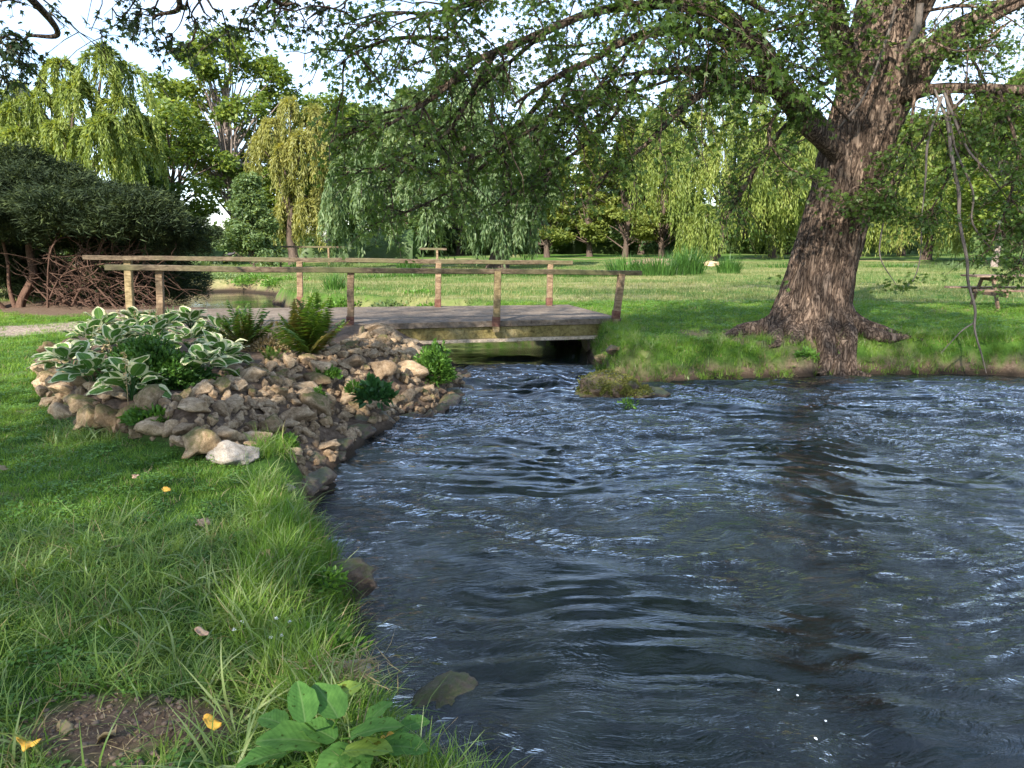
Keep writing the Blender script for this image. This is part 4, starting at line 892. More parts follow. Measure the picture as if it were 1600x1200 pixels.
willow(140, 56, 15.4, 6.2, 'tall yellow green willow rising above the dark juniper', 'willow', 2, 20, 90, domes=[(95, 105, 0, 2.2), (160, 88, 0, 2.4), (200, 112, 1, 2.0), (120, 140, -1, 2.4), (60, 160, 1, 2.4), (185, 165, 0, 2.4), (215, 190, 1, 2.0), (30, 215, -2, 2.5), (90, 205, -2, 2.2), (140, 215, -3, 2.4), (200, 225, -1, 2.4), (225, 200, 2, 1.8), (165, 195, -3, 2.2), (60, 240, 0, 2.2), (110, 255, 0, 2.2), (20, 180, 0, 2.3)])
willow(462, 60, 13.2, 3.8, 'small golden willow with a forked trunk beyond the bridge', 'willow_gold', 3, 14, 60, .4, domes=[(455, 165, 0, 1.7), (490, 175, 0, 1.5), (425, 195, 0, 1.5), (405, 220, 1, 1.3), (505, 205, 0, 1.4), (470, 215, -1, 1.5), (440, 235, -1, 1.3), (515, 235, 1, 1.0), (455, 290, -1, 1.6), (480, 320, -1, 1.5), (440, 330, 0, 1.2), (500, 300, 0, 1.2)], strand_len=(1.8, 4.6))
wc = willow(780, 46, 13, 7, 'large grey green willow with a thick trunk just behind the bridge rails', 'willow_grey', 4, 20, 110, .62, domes=[(770, 120, 0, 2.2), (700, 130, 0, 2.3), (640, 160, 0, 2.2), (590, 185, 0, 2.0), (560, 215, 0, 1.8), (620, 225, -1, 2.2), (680, 215, -2, 2.3), (735, 205, -2, 2.0), (790, 215, -3, 1.7), (830, 200, 0, 1.9), (540, 260, -1, 1.5), (590, 275, -2, 1.8), (650, 290, -2, 1.9), (700, 290, -3, 1.7), (845, 260, 0, 1.4), (760, 285, -3, 1.1), (530, 300, 1, 1.3), (820, 300, -2, 1.0)], zmin=1.1, strand_len=(2.2, 4.8))
willow(1112, 68, 15, 6.5, 'bright yellow green willow with a leaning trunk left of the maple', 'willow', 5, 22, 110, .42, lean=(1.0, 0), domes=[(1120, 120, 0, 2.4), (1060, 145, 0, 2.4), (1180, 140, 0, 2.4), (1020, 180, -1, 2.2), (1090, 190, -2, 2.4), (1150, 195, -2, 2.4), (1210, 195, 0, 2.2), (1255, 210, 1, 2.0), (1010, 220, -1, 1.5), (1050, 235, -3, 1.8), (1110, 240, -3, 1.6), (1180, 245, -3, 2.0), (1240, 260, -1, 1.8), (1100, 330, -4, 1.7), (1080, 345, -3, 1.3), (1270, 240, 2, 1.6)], strand_len=(3.6, 8.6))
willow(1200, 78, 15, 6, 'willow with a dark upright trunk partly hidden behind the maple bole', 'willow', 6, 16, 110, .4, strand_len=(3.5, 8))
willow(1440, 66, 12, 6.5, 'pale willow curtain seen under the maple boughs at the right', 'willow', 7, 18, 110, .4, zmin=1.3, strand_len=(3.5, 8))
willow(1330, 84, 15, 6, 'further willow glimpsed between the maple trunk and hanging twigs', 'willow_gold', 8, 14, 100, .4, strand_len=(3.5, 8))
for q, (u, Y_, h, lab) in enumerate([(855, 82, 12, 'first bald cypress of the row, its pale trunk right of the big willow'), (918, 82, 14, 'second bald cypress of the row with pale green low boughs'),
                                  (975, 80, 15, 'third bald cypress with a dark reddish trunk behind the long boulder'), (1031, 80, 14, 'fourth bald cypress with a dark trunk above the reeds')]):
    clumptree('cypress_tree', u, Y_, h, 3.3, lab, 'cypress', 20+q, 40, 190, .95, .30, .17, .26, group='bald cypress trees in a row across the far lawn', barkm='bark_far', cone=True, flatc=.5)
clumptree('ash_tree', 372, 74, 21.5, 6.8, 'tall airy tree with forked pale trunk rising highest at left', 'ash', 40, 52, 210, 1.25, .42, .38, .30, group=None, barkm='bark_pale', flatc=.55, nstem=2)
clumptree('poplar_tree', 285, 66, 13.5, 4.6, 'dark stemmed tree with thin foliage left of the tall airy tree', 'ash', 41, 34, 200, 1.1, .28, .3, .26, nstem=3)
clumptree('dark_tree', 232, 62, 9.5, 3.2, 'shaded deep green tree against the sky gap beside the juniper', 'deep', 42, 24, 200, 1.0, .25, .2, .25, nstem=2)
clumptree('young_tree', 400, 50, 6.4, 2.2, 'light green young feathery tree in front of the golden willow', 'shrub', 43, 40, 230, .62, .08, .12, .15, cone=True, flatc=.7)
clumptree('ash_tree', 520, 86, 18.0, 5.5, 'broad yellow green tree behind the golden willow', 'ash', 44, 40, 200, 1.3, .4, .35, .3, barkm='bark_pale')
clumptree('ash_tree', 640, 88, 17.0, 6.5, 'leafy tree behind the large grey green willow', 'deep', 45, 44, 220, 1.4, .4, .2, .3)
clumptree('ash_tree', 1545, 48, 12, 4.5, 'pale trunked tree at right behind the picnic table', 'ash', 46, 40, 260, 1.1, .2, .28, .22, barkm='bark_pale')
clumptree('ash_tree', 1600, 60, 15, 6.5, 'sunlit yellow green tree at the right edge of the lawn', 'ash', 47, 50, 260, 1.4, .4, .2, .28)
clumptree('ash_tree', 1400, 92, 17, 7, 'broad leafy tree beyond the willows behind the maple', 'ash', 48, 46, 240, 1.6, .4, .15, .34)
clumptree('ash_tree', 1000, 100, 17, 8, 'tall leafy tree behind the cypress row', 'deep', 49, 50, 230, 1.7, .4, .1, .36)
clumptree('ash_tree', 1220, 102, 18, 8, 'tall leafy tree behind the yellow green willow', 'deep', 50, 50, 230, 1.7, .4, .1, .36)
clumptree('ash_tree', 840, 104, 15, 7, 'leafy tree far behind the first cypress', 'deep', 51, 46, 220, 1.6, .4, .1, .36)
clumptree('ash_tree', 60, 84, 15, 8, 'leafy tree behind the far left willow', 'ash', 52, 46, 220, 1.6, .4, .1, .36)
clumptree('ash_tree', 430, 96, 11.5, 5, 'low leafy tree filling the gap left of the golden willow trunk', 'ash', 53, 36, 220, 1.4, .3, .05, .34)
clumptree('ash_tree', 570, 98, 19, 7, 'tall leafy tree between the golden and the grey green willows', 'ash', 54, 46, 230, 1.6, .4, .1, .36)
clumptree('ash_tree', 720, 100, 19, 8, 'tall leafy tree far behind the top of the big grey green willow', 'deep', 55, 46, 230, 1.6, .4, .1, .36)
# hedge belt and far wood, one mass
def mass(name, label, segs, material, seed, leaf=.34, dens=42):
    RS = np.random.RandomState(seed); Ps = []
    for (x0, x1, y0, h0, h1) in segs:
        n_ = int((x1-x0)*dens*max(h0, h1)); x_ = RS.uniform(x0, x1, n_); t = (x_-x0)/(x1-x0); hh = (h0+(h1-h0)*t)*(1+.28*fbm(x_*.35, 0*x_, 0, 3, seed))
        dpt = 3.0*np.abs(RS.normal(size=n_)); z_ = .3+hh*RS.rand(n_)**.8; bulge = .9*fbm(x_*.8, z_*.8, 0, 2, seed+1); Ps.append(np.stack([x_, y0+bulge+dpt*.5, z_], 1))
    P = np.concatenate(Ps); n_ = len(P)
    V, F = leaves(P, RS.normal(size=(n_, 3))*[1, .7, .5], RS.uniform(.6, 1.3, n_)*leaf, RS.uniform(.35, .7, n_)*leaf)
    for (x0, x1, y0, h0, h1) in segs:               # dense lumpy body inside the leaves
        xs = np.linspace(x0, x1, int((x1-x0)/.5)); A_ = np.linspace(0, PI, 15); hh = (h0+(h1-h0)*(xs-x0)/(x1-x0))*(.78+.28*fbm(xs*.35, 0*xs, 0, 3, seed))
        XX, AA = np.meshgrid(xs, A_, indexing='ij'); lum = 1+.22*fbm(XX*.7, AA*1.5, 0, 3, seed+4)
        Vb = np.stack([XX, y0+2.2-1.8*np.cos(AA)*lum, .2+hh[:, None]*np.sin(AA)**.6*lum], -1).reshape(-1, 3); i_ = np.arange(len(xs)-1)[:, None]*15; j_ = np.arange(14)[None, :]
        Fb = np.stack([i_+j_, i_+j_+1, i_+15+j_+1, i_+15+j_], -1).reshape(-1, 4); F = np.vstack([F, Fb+len(V)]); V = np.vstack([V, Vb])
    o = obj(name, mesh_np(name, V, F, M[material])); tag(o, label, 'woods', kind='stuff'); return o
mass('far_woods', 'dark belt of far bushes and woods closing the lawn', [(-170, -90, 92, 9, 5), (-90, -20, 96, 3.4, 3.6), (-20, 10, 106, 5, 7.5), (10, 100, 108, 8, 11)], 'deep', 5, .8, 24)
mass('hedge', 'dark hedge undergrowth under the trees at left', [(-34, -24, 62, 3.2, 2.6), (-24, -9, 68, 2.4, 3.0)], 'deep', 6, .3, 60)

# ------------------------------------------------------------------ juniper at left, with bare brown brush beneath
jun = empty('juniper_tree', (jx, jy, gz(jx, jy))); tag(jun, 'big dark spreading juniper with bare brown brush beneath, left of the bridge', 'tree')
def jn_(o): o.parent = jun; o.matrix_parent_inverse = Matrix.Translation(-jun.location); return o
JR = np.random.RandomState(91); shelves = []
for q in range(120):
    u = JR.uniform(-160, 238); lim = np.interp(u, [-160, 0, 90, 130, 230, 300], [215, 245, 262, 290, 300, 330]); lo = np.interp(u, [-160, 0, 100, 200, 260, 330], [380, 358, 340, 350, 372, 390])
    v = JR.uniform(lim+8, lo-8); Y_ = JR.uniform(16.2, 19.8) if v > 300 else JR.uniform(17.5, 20.0); shelves.append((*PY(u, v, Y_), JR.uniform(.3, .75)))
for (u, v, Y_, s) in [(20, 236, 18.6, .3), (52, 246, 18.4, .25), (128, 282, 17.6, .25), (178, 300, 17.4, .3), (215, 312, 17.2, .25), (262, 338, 17.2, .28), (60, 262, 18.5, .5), (110, 265, 18.8, .35), (85, 262, 18.6, .35), (30, 252, 18.5, .6), (160, 300, 17.5, .7), (240, 335, 17.2, .7), (290, 350, 17.4, .6), (285, 372, 17.4, .45), (265, 375, 17.3, .4)]:
    shelves.append((*PY(u, v, Y_), s))
for q in range(26): shelves.append((JR.uniform(-16, -9.8), JR.uniform(20, 22), JR.uniform(.9, 3.8), 1.1))     # the far side, closing the gloom beneath
for q in range(16): shelves.append((JR.uniform(-9.7, -8.5), JR.uniform(18.2, 20.0), JR.uniform(.75, 1.5), .5))
LPs, LDs = [], []
for (x_, y_, z_, s) in shelves:
    n_ = int(1150*s**1.5)+140; a = JR.uniform(0, 2*PI, n_); r_ = s*np.sqrt(JR.rand(n_)); P = np.stack([x_+r_*np.cos(a)*1.3, y_+r_*np.sin(a), z_-.45*(r_/s)**2*s+JR.normal(0, .10, n_)+.10*fbm(x_+r_*np.cos(a)*4, r_*np.sin(a)*4, 0, 2, 5)], 1)
    D = np.stack([np.cos(a)*1.3, np.sin(a), JR.uniform(-.1, .75, n_)], 1)+JR.normal(0, .45, (n_, 3)); LPs.append(P); LDs.append(D)
P = np.concatenate(LPs); D = np.concatenate(LDs)
# each position becomes a small upcurved spray of four needles
P4 = np.repeat(P, 4, 0)+JR.normal(0, .035, (len(P)*4, 3)); D4 = np.repeat(D, 4, 0)+JR.normal(0, .4, (len(P)*4, 3))
V, F = leaves(P4, D4, JR.uniform(.08, .19, len(P4)), JR.uniform(.014, .030, len(P4)), T_DIAMOND)
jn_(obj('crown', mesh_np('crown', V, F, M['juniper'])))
for pp, rr in [([(30, 510, 17.6), (34, 470, 17.7), (52, 430, 17.9), (45, 390, 18.2), (40, 330, 18.6)], [.11, .09, .085, .07, .04]), ([(18, 508, 17.5), (0, 480, 17.5), (-40, 440, 17.8), (-70, 380, 18.2)], [.12, .09, .07, .04]),
               ([(26, 490, 17.6), (15, 450, 17.8), (12, 410, 18), (0, 360, 18.3)], [.05, .04, .035, .03]), ([(110, 505, 18.0), (120, 450, 18.2), (150, 400, 18.4), (170, 350, 18.8)], [.05, .045, .04, .03])]:
    V, F = barktube([PY(*c) for c in pp], rr, 12, 40, .012, 7); jn_(obj('stem', mesh_np('stem', V, F, M['bark_red'])))
mb = MB()
for q in range(430):
    u0, v0 = JR.uniform(60, 235), JR.uniform(395, 500); Y_ = JR.uniform(16.7, 19.2); a = PY(u0, v0, Y_)
    t = (u0-60)/180; d_ = unit(np.array([JR.uniform(-.8, 1.2), JR.uniform(-.5, .5), JR.uniform(-.25, .8)])) if JR.rand() < .55 else unit(np.array([JR.uniform(.3, 1.0), JR.uniform(-.4, .3), JR.uniform(-.8, -.1)]))
    ln = JR.uniform(.4, 1.5); s = np.linspace(0, 1, 7)[:, None]; bend = JR.normal(0, .22, 3)*ln
    Q = a+d_*ln*s+bend*s*(1-s)*2+JR.normal(0, .02, (7, 3)); Q[:, 2] = np.maximum(Q[:, 2], .56)
    V, F = tube(Q, np.linspace(JR.uniform(.006, .016), .003, 7), 4); mb.add(V, F)
for q in range(36):
    a = PY(JR.uniform(70, 200), JR.uniform(470, 500), JR.uniform(17, 18.5)); b_ = PY(JR.uniform(60, 250), JR.uniform(370, 430), JR.uniform(17, 19))
    Q = spline(np.array([a, (a+b_)/2+JR.normal(0, .3, 3), b_]), 14); V, F = tube(Q, np.linspace(.028, .01, 14), 5); mb.add(V, F)
o = jn_(mb.build('brushwood', M['twig'], None, True)); o['kind'] = 'stuff'

# ------------------------------------------------------------------ plants of the bed
def hosta_leaf(seed, L=.21, W=.15):
    RS = np.random.RandomState(seed); nu, nv = 8, 7; V = []; curl = RS.uniform(.35, .8); wav = RS.uniform(.006, .014); ph = RS.uniform(0, 6)
    for i_ in range(nu):
        t = i_/(nu-1); w = W*.5*(math.sin(PI*min(1, t*.96+.04)**.72))**.8 if t < 1 else .002
        w = max(w, .004)
        for j_ in range(nv):
            s = (j_/(nv-1)-.5)*2; x_ = L*t; z_ = .32*L*t-curl*L*.55*t*t+.22*abs(s)**1.6*w*1.0+wav*math.sin(t*9+ph)*abs(s)**2
            V.append([x_*1.0, s*w, z_])
    F_ = []; mi = []
    for i_ in range(nu-1):
        for j_ in range(nv-1):
            F_.append([i_*nv+j_, (i_+1)*nv+j_, (i_+1)*nv+j_+1, i_*nv+j_+1]); mi.append(1 if (j_ in (0, nv-2) or i_ == nu-2) else 0)
    me_ = mesh_np('leaf', V, np.array(F_), None, True, mats=[M['hosta_g'], M['hosta_w']], midx=mi); return me_
def simple_leafmat(name, c1, c2, trans=.25, ns=9):
    m_, nt_, n_, l_, b_ = mat(name); g_ = n_.new('ShaderNodeObjectInfo'); r_ = ramp(n_, [(.3, c1), (.7, c2)]); l_.new(tnoise(n_, l_, ns, 3, .6, .3, objvec(n_, l_, (1, 3, 1))), r_.inputs[0])
    r2_ = ramp(n_, [(0, (.75, .8, .75)), (1, (1.15, 1.1, 1.0))]); l_.new(g_.outputs['Random'], r2_.inputs[0]); col = mixc(n_, l_, 1, r_.outputs[0], r2_.outputs[0], 'MULTIPLY')
    tcn = n_.new('ShaderNodeTexCoord'); sx_ = n_.new('ShaderNodeSeparateXYZ'); l_.new(tcn.outputs['Object'], sx_.inputs[0]); aby = n_.new('ShaderNodeMath'); aby.operation = 'ABSOLUTE'; l_.new(sx_.outputs['Y'], aby.inputs[0])
    vm = n_.new('ShaderNodeMath'); vm.operation = 'MULTIPLY_ADD'; vm.inputs[1].default_value = -.9; l_.new(aby.outputs[0], vm.inputs[0]); l_.new(sx_.outputs['X'], vm.inputs[2])
    sn = n_.new('ShaderNodeMath'); sn.operation = 'MULTIPLY'; sn.inputs[1].default_value = 290; l_.new(vm.outputs[0], sn.inputs[0]); si = n_.new('ShaderNodeMath'); si.operation = 'SINE'; l_.new(sn.outputs[0], si.inputs[0])
    vr = ramp(n_, [(.0, (.80, .82, .8)), (.9, (1, 1, 1)), (1, (1.35, 1.3, 1.2))]); l_.new(si.outputs[0], vr.inputs[0]); col = mixc(n_, l_, .25, col, vr.outputs[0], 'MULTIPLY')
    mr_ = ramp(n_, [(.002, (1, 1, 1)), (.0045, (0, 0, 0))]); l_.new(aby.outputs[0], mr_.inputs[0]); col = mixc(n_, l_, mr_.outputs[0], col, (.13, .22, .07))
    spn = ramp(n_, [(.30, (.45, .3, .12)), (.34, (1, 1, 1))]); l_.new(tnoise(n_, l_, 38, 2, .5, 0, objvec(n_, l_)), spn.inputs[0]); col = mixc(n_, l_, .8, col, spn.outputs[0], 'MULTIPLY')
    bump(n_, l_, si.outputs[0], b_, .18, .0015)
    l_.new(col, b_.inputs['Base Color']); b_.inputs['Roughness'].default_value = .65; b_.inputs['Specular IOR Level'].default_value = .14
    tr_ = n_.new('ShaderNodeBsdfTranslucent'); l_.new(col, tr_.inputs[0]); mx_ = n_.new('ShaderNodeMixShader'); mx_.inputs[0].default_value = trans
    l_.new(b_.outputs[0], mx_.inputs[1]); l_.new(tr_.outputs[0], mx_.inputs[2]); l_.new(mx_.outputs[0], n_['Material Output'].inputs[0]); return m_
M['hosta_g'] = simple_leafmat('hosta green', (.045, .115, .02), (.10, .20, .038)); M['hosta_w'] = simple_leafmat('hosta cream edge', (.50, .52, .30), (.68, .66, .46))
M['dock'] = simple_leafmat('dock leaf', (.055, .14, .03), (.11, .24, .055), .3, 14); M['dock_y'] = simple_leafmat('dock leaf yellowing', (.12, .2, .04), (.24, .34, .07), .3, 14)
HL = [hosta_leaf(s) for s in range(8)]
HOSTAS = [(112, 600, .62, 'hosta at the left tip of the bed, leaves hanging over the stone rim'), (208, 640, .60, 'front hosta with broad rounded cream edged leaves above the lower stones'),
          (175, 560, .72, 'hosta just behind the left tip of the bed'), (340, 565, .74, 'hosta right of the dark green bush with large drooping leaves'),
          (300, 545, .74, 'hosta directly behind the dark green bush'), (255, 520, .74, 'cream edged hosta in the middle of the bed, behind the bush'), (160, 520, .74, 'hosta near the gravel path at the back left of the bed'),
          (215, 508, .74, 'hosta in front of the left handrail post'), (300, 512, .74, 'hosta beneath the handrail between the two left posts'), (345, 530, .74, 'hosta beside the left fern'), (190, 540, .74, 'hosta behind the flower stalks at left'),
          (140, 545, .70, 'hosta spilling over the left side of the bed'), (265, 500, .74, 'hosta at the back of the bed below the rail'), (240, 540, .74, 'small hosta wedged right behind the top of the bush'), (320, 590, .74, 'low hosta between the bush and the upper wall stones'),
          (150, 615, .66, 'hosta between the left tip plant and the front hosta'), (350, 575, .74, 'rightmost low hosta next to the wall stones'), (215, 530, .74, 'hosta hidden among the dry stalks behind the bush')]
for q, (u, v, z, lab) in enumerate(HOSTAS):
    p = PZ(u, v+8, z); g_ = gz(p[0], p[1]); r_ = empty('hosta', (p[0], p[1], g_)); tag(r_, lab, 'plant', 'cream edged hostas in the raised bed')
    nl = 22
    for k_ in range(nl):
        tier = k_/nl; o = obj('leaf', HL[random.randrange(8)], r_); az = k_*2.399+random.uniform(-.3, .3); rr_ = .05+.10*tier
        o.location = (rr_*math.cos(az), rr_*math.sin(az), .25-.13*tier+random.uniform(-.02, .03)); o.rotation_euler = (random.uniform(-.55, .55), -.6+.85*tier+random.uniform(-.3, .3), az); s = random.uniform(.65, 1.3); o.scale = (s, s, s)
    mb = MB()
    for k_ in range(nl): a = random.uniform(0, 6.28); mb.tube([(0, 0, 0), (.05*math.cos(a), .05*math.sin(a), .10), (.1*math.cos(a), .1*math.sin(a), .16)], [.006, .005, .004], 4)
    mb.build('stalk', M['herb_dark'], r_, True)
# dry flower stalks
SL = ['seed stalk over the left part of the bush', 'seed stalk left of the bush', 'tall seed stalk rising between the front hosta and the bush', 'seed stalk right beside the tall one before the bush', 'seed stalk at the back left of the bed', 'seed stalk just left of the olive rail post',
      'seed stalk just right of the olive rail post', 'seed stalk between the two left rail posts', 'short seed stalk behind the left tip hosta', 'seed stalk touching the reddish left rail post', 'seed stalk at the foot of the olive rail post', 'seed stalk in front of the olive rail post']
for q, (u, v, h) in enumerate([(186, 560, .42), (160, 560, .36), (200, 600, .45), (208, 590, .40), (165, 515, .38), (195, 500, .42), (225, 495, .5), (236, 500, .5), (180, 560, .35), (245, 500, .45), (190, 505, .4), (212, 498, .4)]):
    p = PZ(u, v+30, BED); p[2] = gz(p[0], p[1]); r_ = empty('flower_stalk', tuple(p)); tag(r_, 'dry tan '+SL[q], 'plant', 'dry hosta flower stalks')
    mb = MB(); dx = random.uniform(-.08, .08); mb.tube([(0, 0, 0), (dx*.4, 0, h*.5), (dx, 0, h)], [.004, .0035, .002], 4); mb.build('stem', M['straw'], r_, True)
    n_ = 26; t = RNG.uniform(.55, 1, n_); P = np.stack([dx*t, 0*t, h*t], 1); V, F = leaves(P, RNG.normal(size=(n_, 3))*[1, 1, .5]-[0, 0, .4], .035, .016); obj('seed_head', mesh_np('seed_head', V, F, M['straw']), r_)['kind'] = 'stuff'
def bush(name, u, v, z, rx, ry, rz_, label, material, n_, leaf, seed, tmpl=T_OVAL, up=.3, cat='bush', shell=.5, Yd=None, group=None, asp=.5):
    RS = np.random.RandomState(seed); p = PZ(u, v, z) if Yd is None else PY(u, v, Yd); g_ = gz(p[0], p[1]); r_ = empty(name, (p[0], p[1], max(g_, z-.1))); tag(r_, label, cat, group)
    q_ = RS.normal(size=(n_, 3)); q_[:, 2] = np.abs(q_[:, 2]); q_ = unit(q_); lump_ = 1+.25*fbm(q_[:, 0]*2.2, q_[:, 1]*2.2, q_[:, 2]*2.2, 3, seed)
    P = q_*(RS.uniform(shell, 1, n_)*lump_)[:, None]*[rx, ry, rz_]; D = q_+RS.normal(size=(n_, 3))*.55+[0, 0, up]
    V, F = leaves(P, D, RS.uniform(.7, 1.3, n_)*leaf, RS.uniform(.8, 1.2, n_)*leaf*asp, tmpl); obj('foliage', mesh_np('foliage', V, F, M[material]), r_)
    mb = MB()
    for k_ in range(min(40, n_//20)): e = P[RS.randint(n_)]; mb.tube([(0, 0, 0), e*.5+[0, 0, .1*rz_], e*.92], [.006, .005, .002], 4)
    mb.build('stem', M['herb_dark'], r_, True); return r_
bush('green_bush', 240, 608, .70, .50, .42, .40, 'dense dark green low bush in the middle of the hosta bed', 'bushleaf', 6500, .055, 11)
bush('green_bush', 258, 505, .74, .62, .35, .24, 'low grassy green plant below the left rail posts', 'bushleaf', 2200, .12, 12, T_DIAMOND, 1.2, asp=.14)
bush('bright_herb', 680, 592, .30, .27, .25, .50, 'tall bright green herb at the corner of the rock wall by the bridge', 'herb', 2300, .06, 13)
bush('bright_herb', 728, 628, .04, .22, .15, .10, 'low green plant trailing into the water at the rock corner', 'herb', 700, .045, 14)
bush('dark_herb', 585, 612, .50, .20, .16, .19, 'dark green broad leaved plant growing out of the stones', 'herb_dark', 260, .10, 15)
bush('small_herb', 497, 625, .45, .09, .08, .17, 'small upright green weed between the stones', 'herb', 240, .055, 16)
bush('small_herb', 446, 712, .25, .12, .10, .16, 'light green fern like weed hanging above the wet rocks', 'herb', 420, .05, 17)
bush('small_herb', 368, 612, .62, .10, .08, .08, 'little green weed in the upper stones below the hostas', 'herb', 160, .05, 18)
bush('small_herb', 553, 598, .6, .10, .08, .10, 'light green seedling left of the dark leaved plant', 'herb', 150, .05, 19)
bush('small_herb', 240, 688, .46, .26, .12, .12, 'leafy weeds sprouting at the foot of the stone rim', 'herb', 500, .055, 20)
bush('small_herb', 510, 575, .7, .16, .1, .08, 'creeping green plant under the right fern', 'herb', 260, .06, 21)
bush('small_herb', 505, 890, .42, .11, .09, .10, 'small round leaved weed on the bank above the dark brown rock', 'herb', 220, .04, 22)
bush('leafy_weed', 492, 1005, .42, .20, .12, .12, 'patch of pointed leafy weed at the edge of the near bank', 'herb', 420, .055, 23, asp=.35)
bush('leafy_weed', 1262, 548, .55, .16, .1, .10, 'little bright weed at the foot of the maple', 'herb', 160, .07, 24)
mp_l = []
for ch in isl.children:
    if ch.dimensions.z <= 0: pass
    R3 = np.array(Euler(ch.rotation_euler).to_matrix()); co = np.array([v_.co[:] for v_ in ch.data.vertices])*np.array(ch.scale)@R3.T+np.array(ch.location); no = unit(np.array([v_.normal[:] for v_ in ch.data.vertices])/np.array(ch.scale))@R3.T
    k_ = (no[:, 2] > .38+.35*fbm(co[:, 0]*4, co[:, 1]*4, co[:, 2]*4, 2, 9)) & (co[:, 0] < .42) & (co[:, 2] > .10); mp_l.append((co[k_], no[k_]))
P = np.concatenate([a for a, b in mp_l]); Nn_ = np.concatenate([b for a, b in mp_l]); rep = 11; P = np.repeat(P, rep, 0)+RNG.normal(0, .014, (len(P)*rep, 3)); Nn_ = np.repeat(Nn_, rep, 0)
V, F = leaves(P, Nn_+RNG.normal(0, .7, P.shape), RNG.uniform(.015, .035, len(P)), .018, T_DIAMOND); o = obj('moss', mesh_np('moss', V, F, M['mosspile']), isl); o['kind'] = 'stuff'
bush('moss_herb', 978, 632, .06, .18, .12, .16, 'fresh green cress low on the rock island', 'herb', 320, .045, 26)
bush('brown_herb', 418, 548, .74, .34, .2, .17, 'dry brown ground cover between the two ferns', 'straw', 700, .06, 27, T_DIAMOND)
# lush plants on the stream bank behind the bridge
kk = 0
WL = ['on the far shore of the pond, right corner', 'on the right shore of the pond near its far end', 'midway along the right shore of the pond', 'where the pond narrows', 'at the near right end of the pond', 'behind the rear rail post right of the pond', 'behind the iris clump', 'between the two middle posts', 'left of the third rear post', 'closest to the bridge deck at right',
      'on the far shore of the pond, right of centre', 'on the far shore of the pond, centre', 'on the far shore of the pond, left by the juniper', 'in the second row behind the narrowing pond', 'in the second row behind the middle posts']
for (x_, y_, s) in [(-7.6, 30.6, 1.0), (-7.2, 28.2, .9), (-6.7, 26, .9), (-6.0, 24, .85), (-5.3, 22.6, .8), (-4.7, 21.5, .8), (-3.3, 20.9, .75), (-2.0, 20.3, .7), (-.9, 19.6, .6), (.3, 18.8, .5), (-9.5, 31.6, 1.), (-11.3, 33.2, 1.1), (-13.2, 34.0, 1.1), (-5.0, 23.4, .8), (-2.6, 22.2, .7)]:
    RS = np.random.RandomState(300+kk); n_ = 1500; q_ = unit(np.abs(RS.normal(size=(n_, 3)))*[1, 1, 1]*RS.choice([-1, 1], (n_, 3))*[1, 1, 1]); q_[:, 2] = np.abs(q_[:, 2])
    P = q_*(RS.uniform(.4, 1, n_)*(1+.3*fbm(q_[:, 0]*2, q_[:, 1]*2, q_[:, 2]*2, 2, kk)))[:, None]*[s*1.15, s*.9, .34]; V, F = leaves(P, q_+RS.normal(size=(n_, 3))*.5, .12, .06)
    o = obj('bank_plant', mesh_np('bank_plant', V, F, M['herb'] if kk % 3 else M['shrub'])); o.location = (x_, y_, .18 if kk < 10 else .35); tag(o, 'lush waterside plant '+WL[kk], 'plant', 'waterside plants behind the bridge'); kk += 1
# ferns with separate fronds
def frond(seed, L=.5, brown=False):
    RS = np.random.RandomState(seed); n_ = 22; t = np.linspace(.08, 1, n_); arch = RS.uniform(.25, .6); c = np.stack([L*t*(1-.25*arch*t), 0*t, L*(t*.75-arch*t**2*.6)], 1)
    P = np.repeat(c, 2, 0); w = np.repeat(.16*L*np.sin(PI*(t*.85+.12))**.8+.005, 2); sgn = np.tile([1, -1], n_); D = np.stack([.45+0*w, sgn, -.15+RS.normal(0, .08, len(w))], 1)
    V, F = leaves(P, D, w*1.5, .026+0*w, T_DIAMOND, N=np.tile([0, 0, 1.], (len(w), 1))+RS.normal(0, .15, (len(w), 3))); V2, F2 = tube(np.vstack([[0, 0, 0], c]), np.linspace(.004, .0015, n_+1), 3)
    return mesh_np('frond', np.vstack([V, V2]), np.vstack([F, F2+len(V)]), M['fern_brown'] if brown else M['fern'])
M['fern_brown'] = foliage('fern turning', (.08, .085, .02), (.13, .13, .03), (.22, .16, .05), .4, .6, 4)
FR = [frond(s, .5) for s in range(6)]+[frond(s+50, .46, True) for s in range(3)]
for q, (u, v, z, s, nf, lab) in enumerate([(382, 548, .74, 1.25, 22, 'left fern, shorter and browning, beside the hostas'), (482, 556, .74, 1.5, 30, 'right fern, tall and bushy, in front of the bridge deck'), (425, 572, .72, .45, 9, 'tiny light green fern on the soil between the larger ferns')]):
    p = PZ(u, v, z); r_ = empty('fern', (p[0], p[1], gz(p[0], p[1]))); tag(r_, lab, 'fern')
    for k_ in range(nf):
        t = k_/nf; o = obj('frond', FR[random.randrange(9) if q != 2 else random.randrange(6)], r_); o.rotation_euler = (random.uniform(-.2, .2), -.85+.75*t+random.uniform(-.15, .15), k_*2.4+random.uniform(-.3, .3)); sc_ = s*random.uniform(.75, 1.1); o.scale = (sc_,)*3
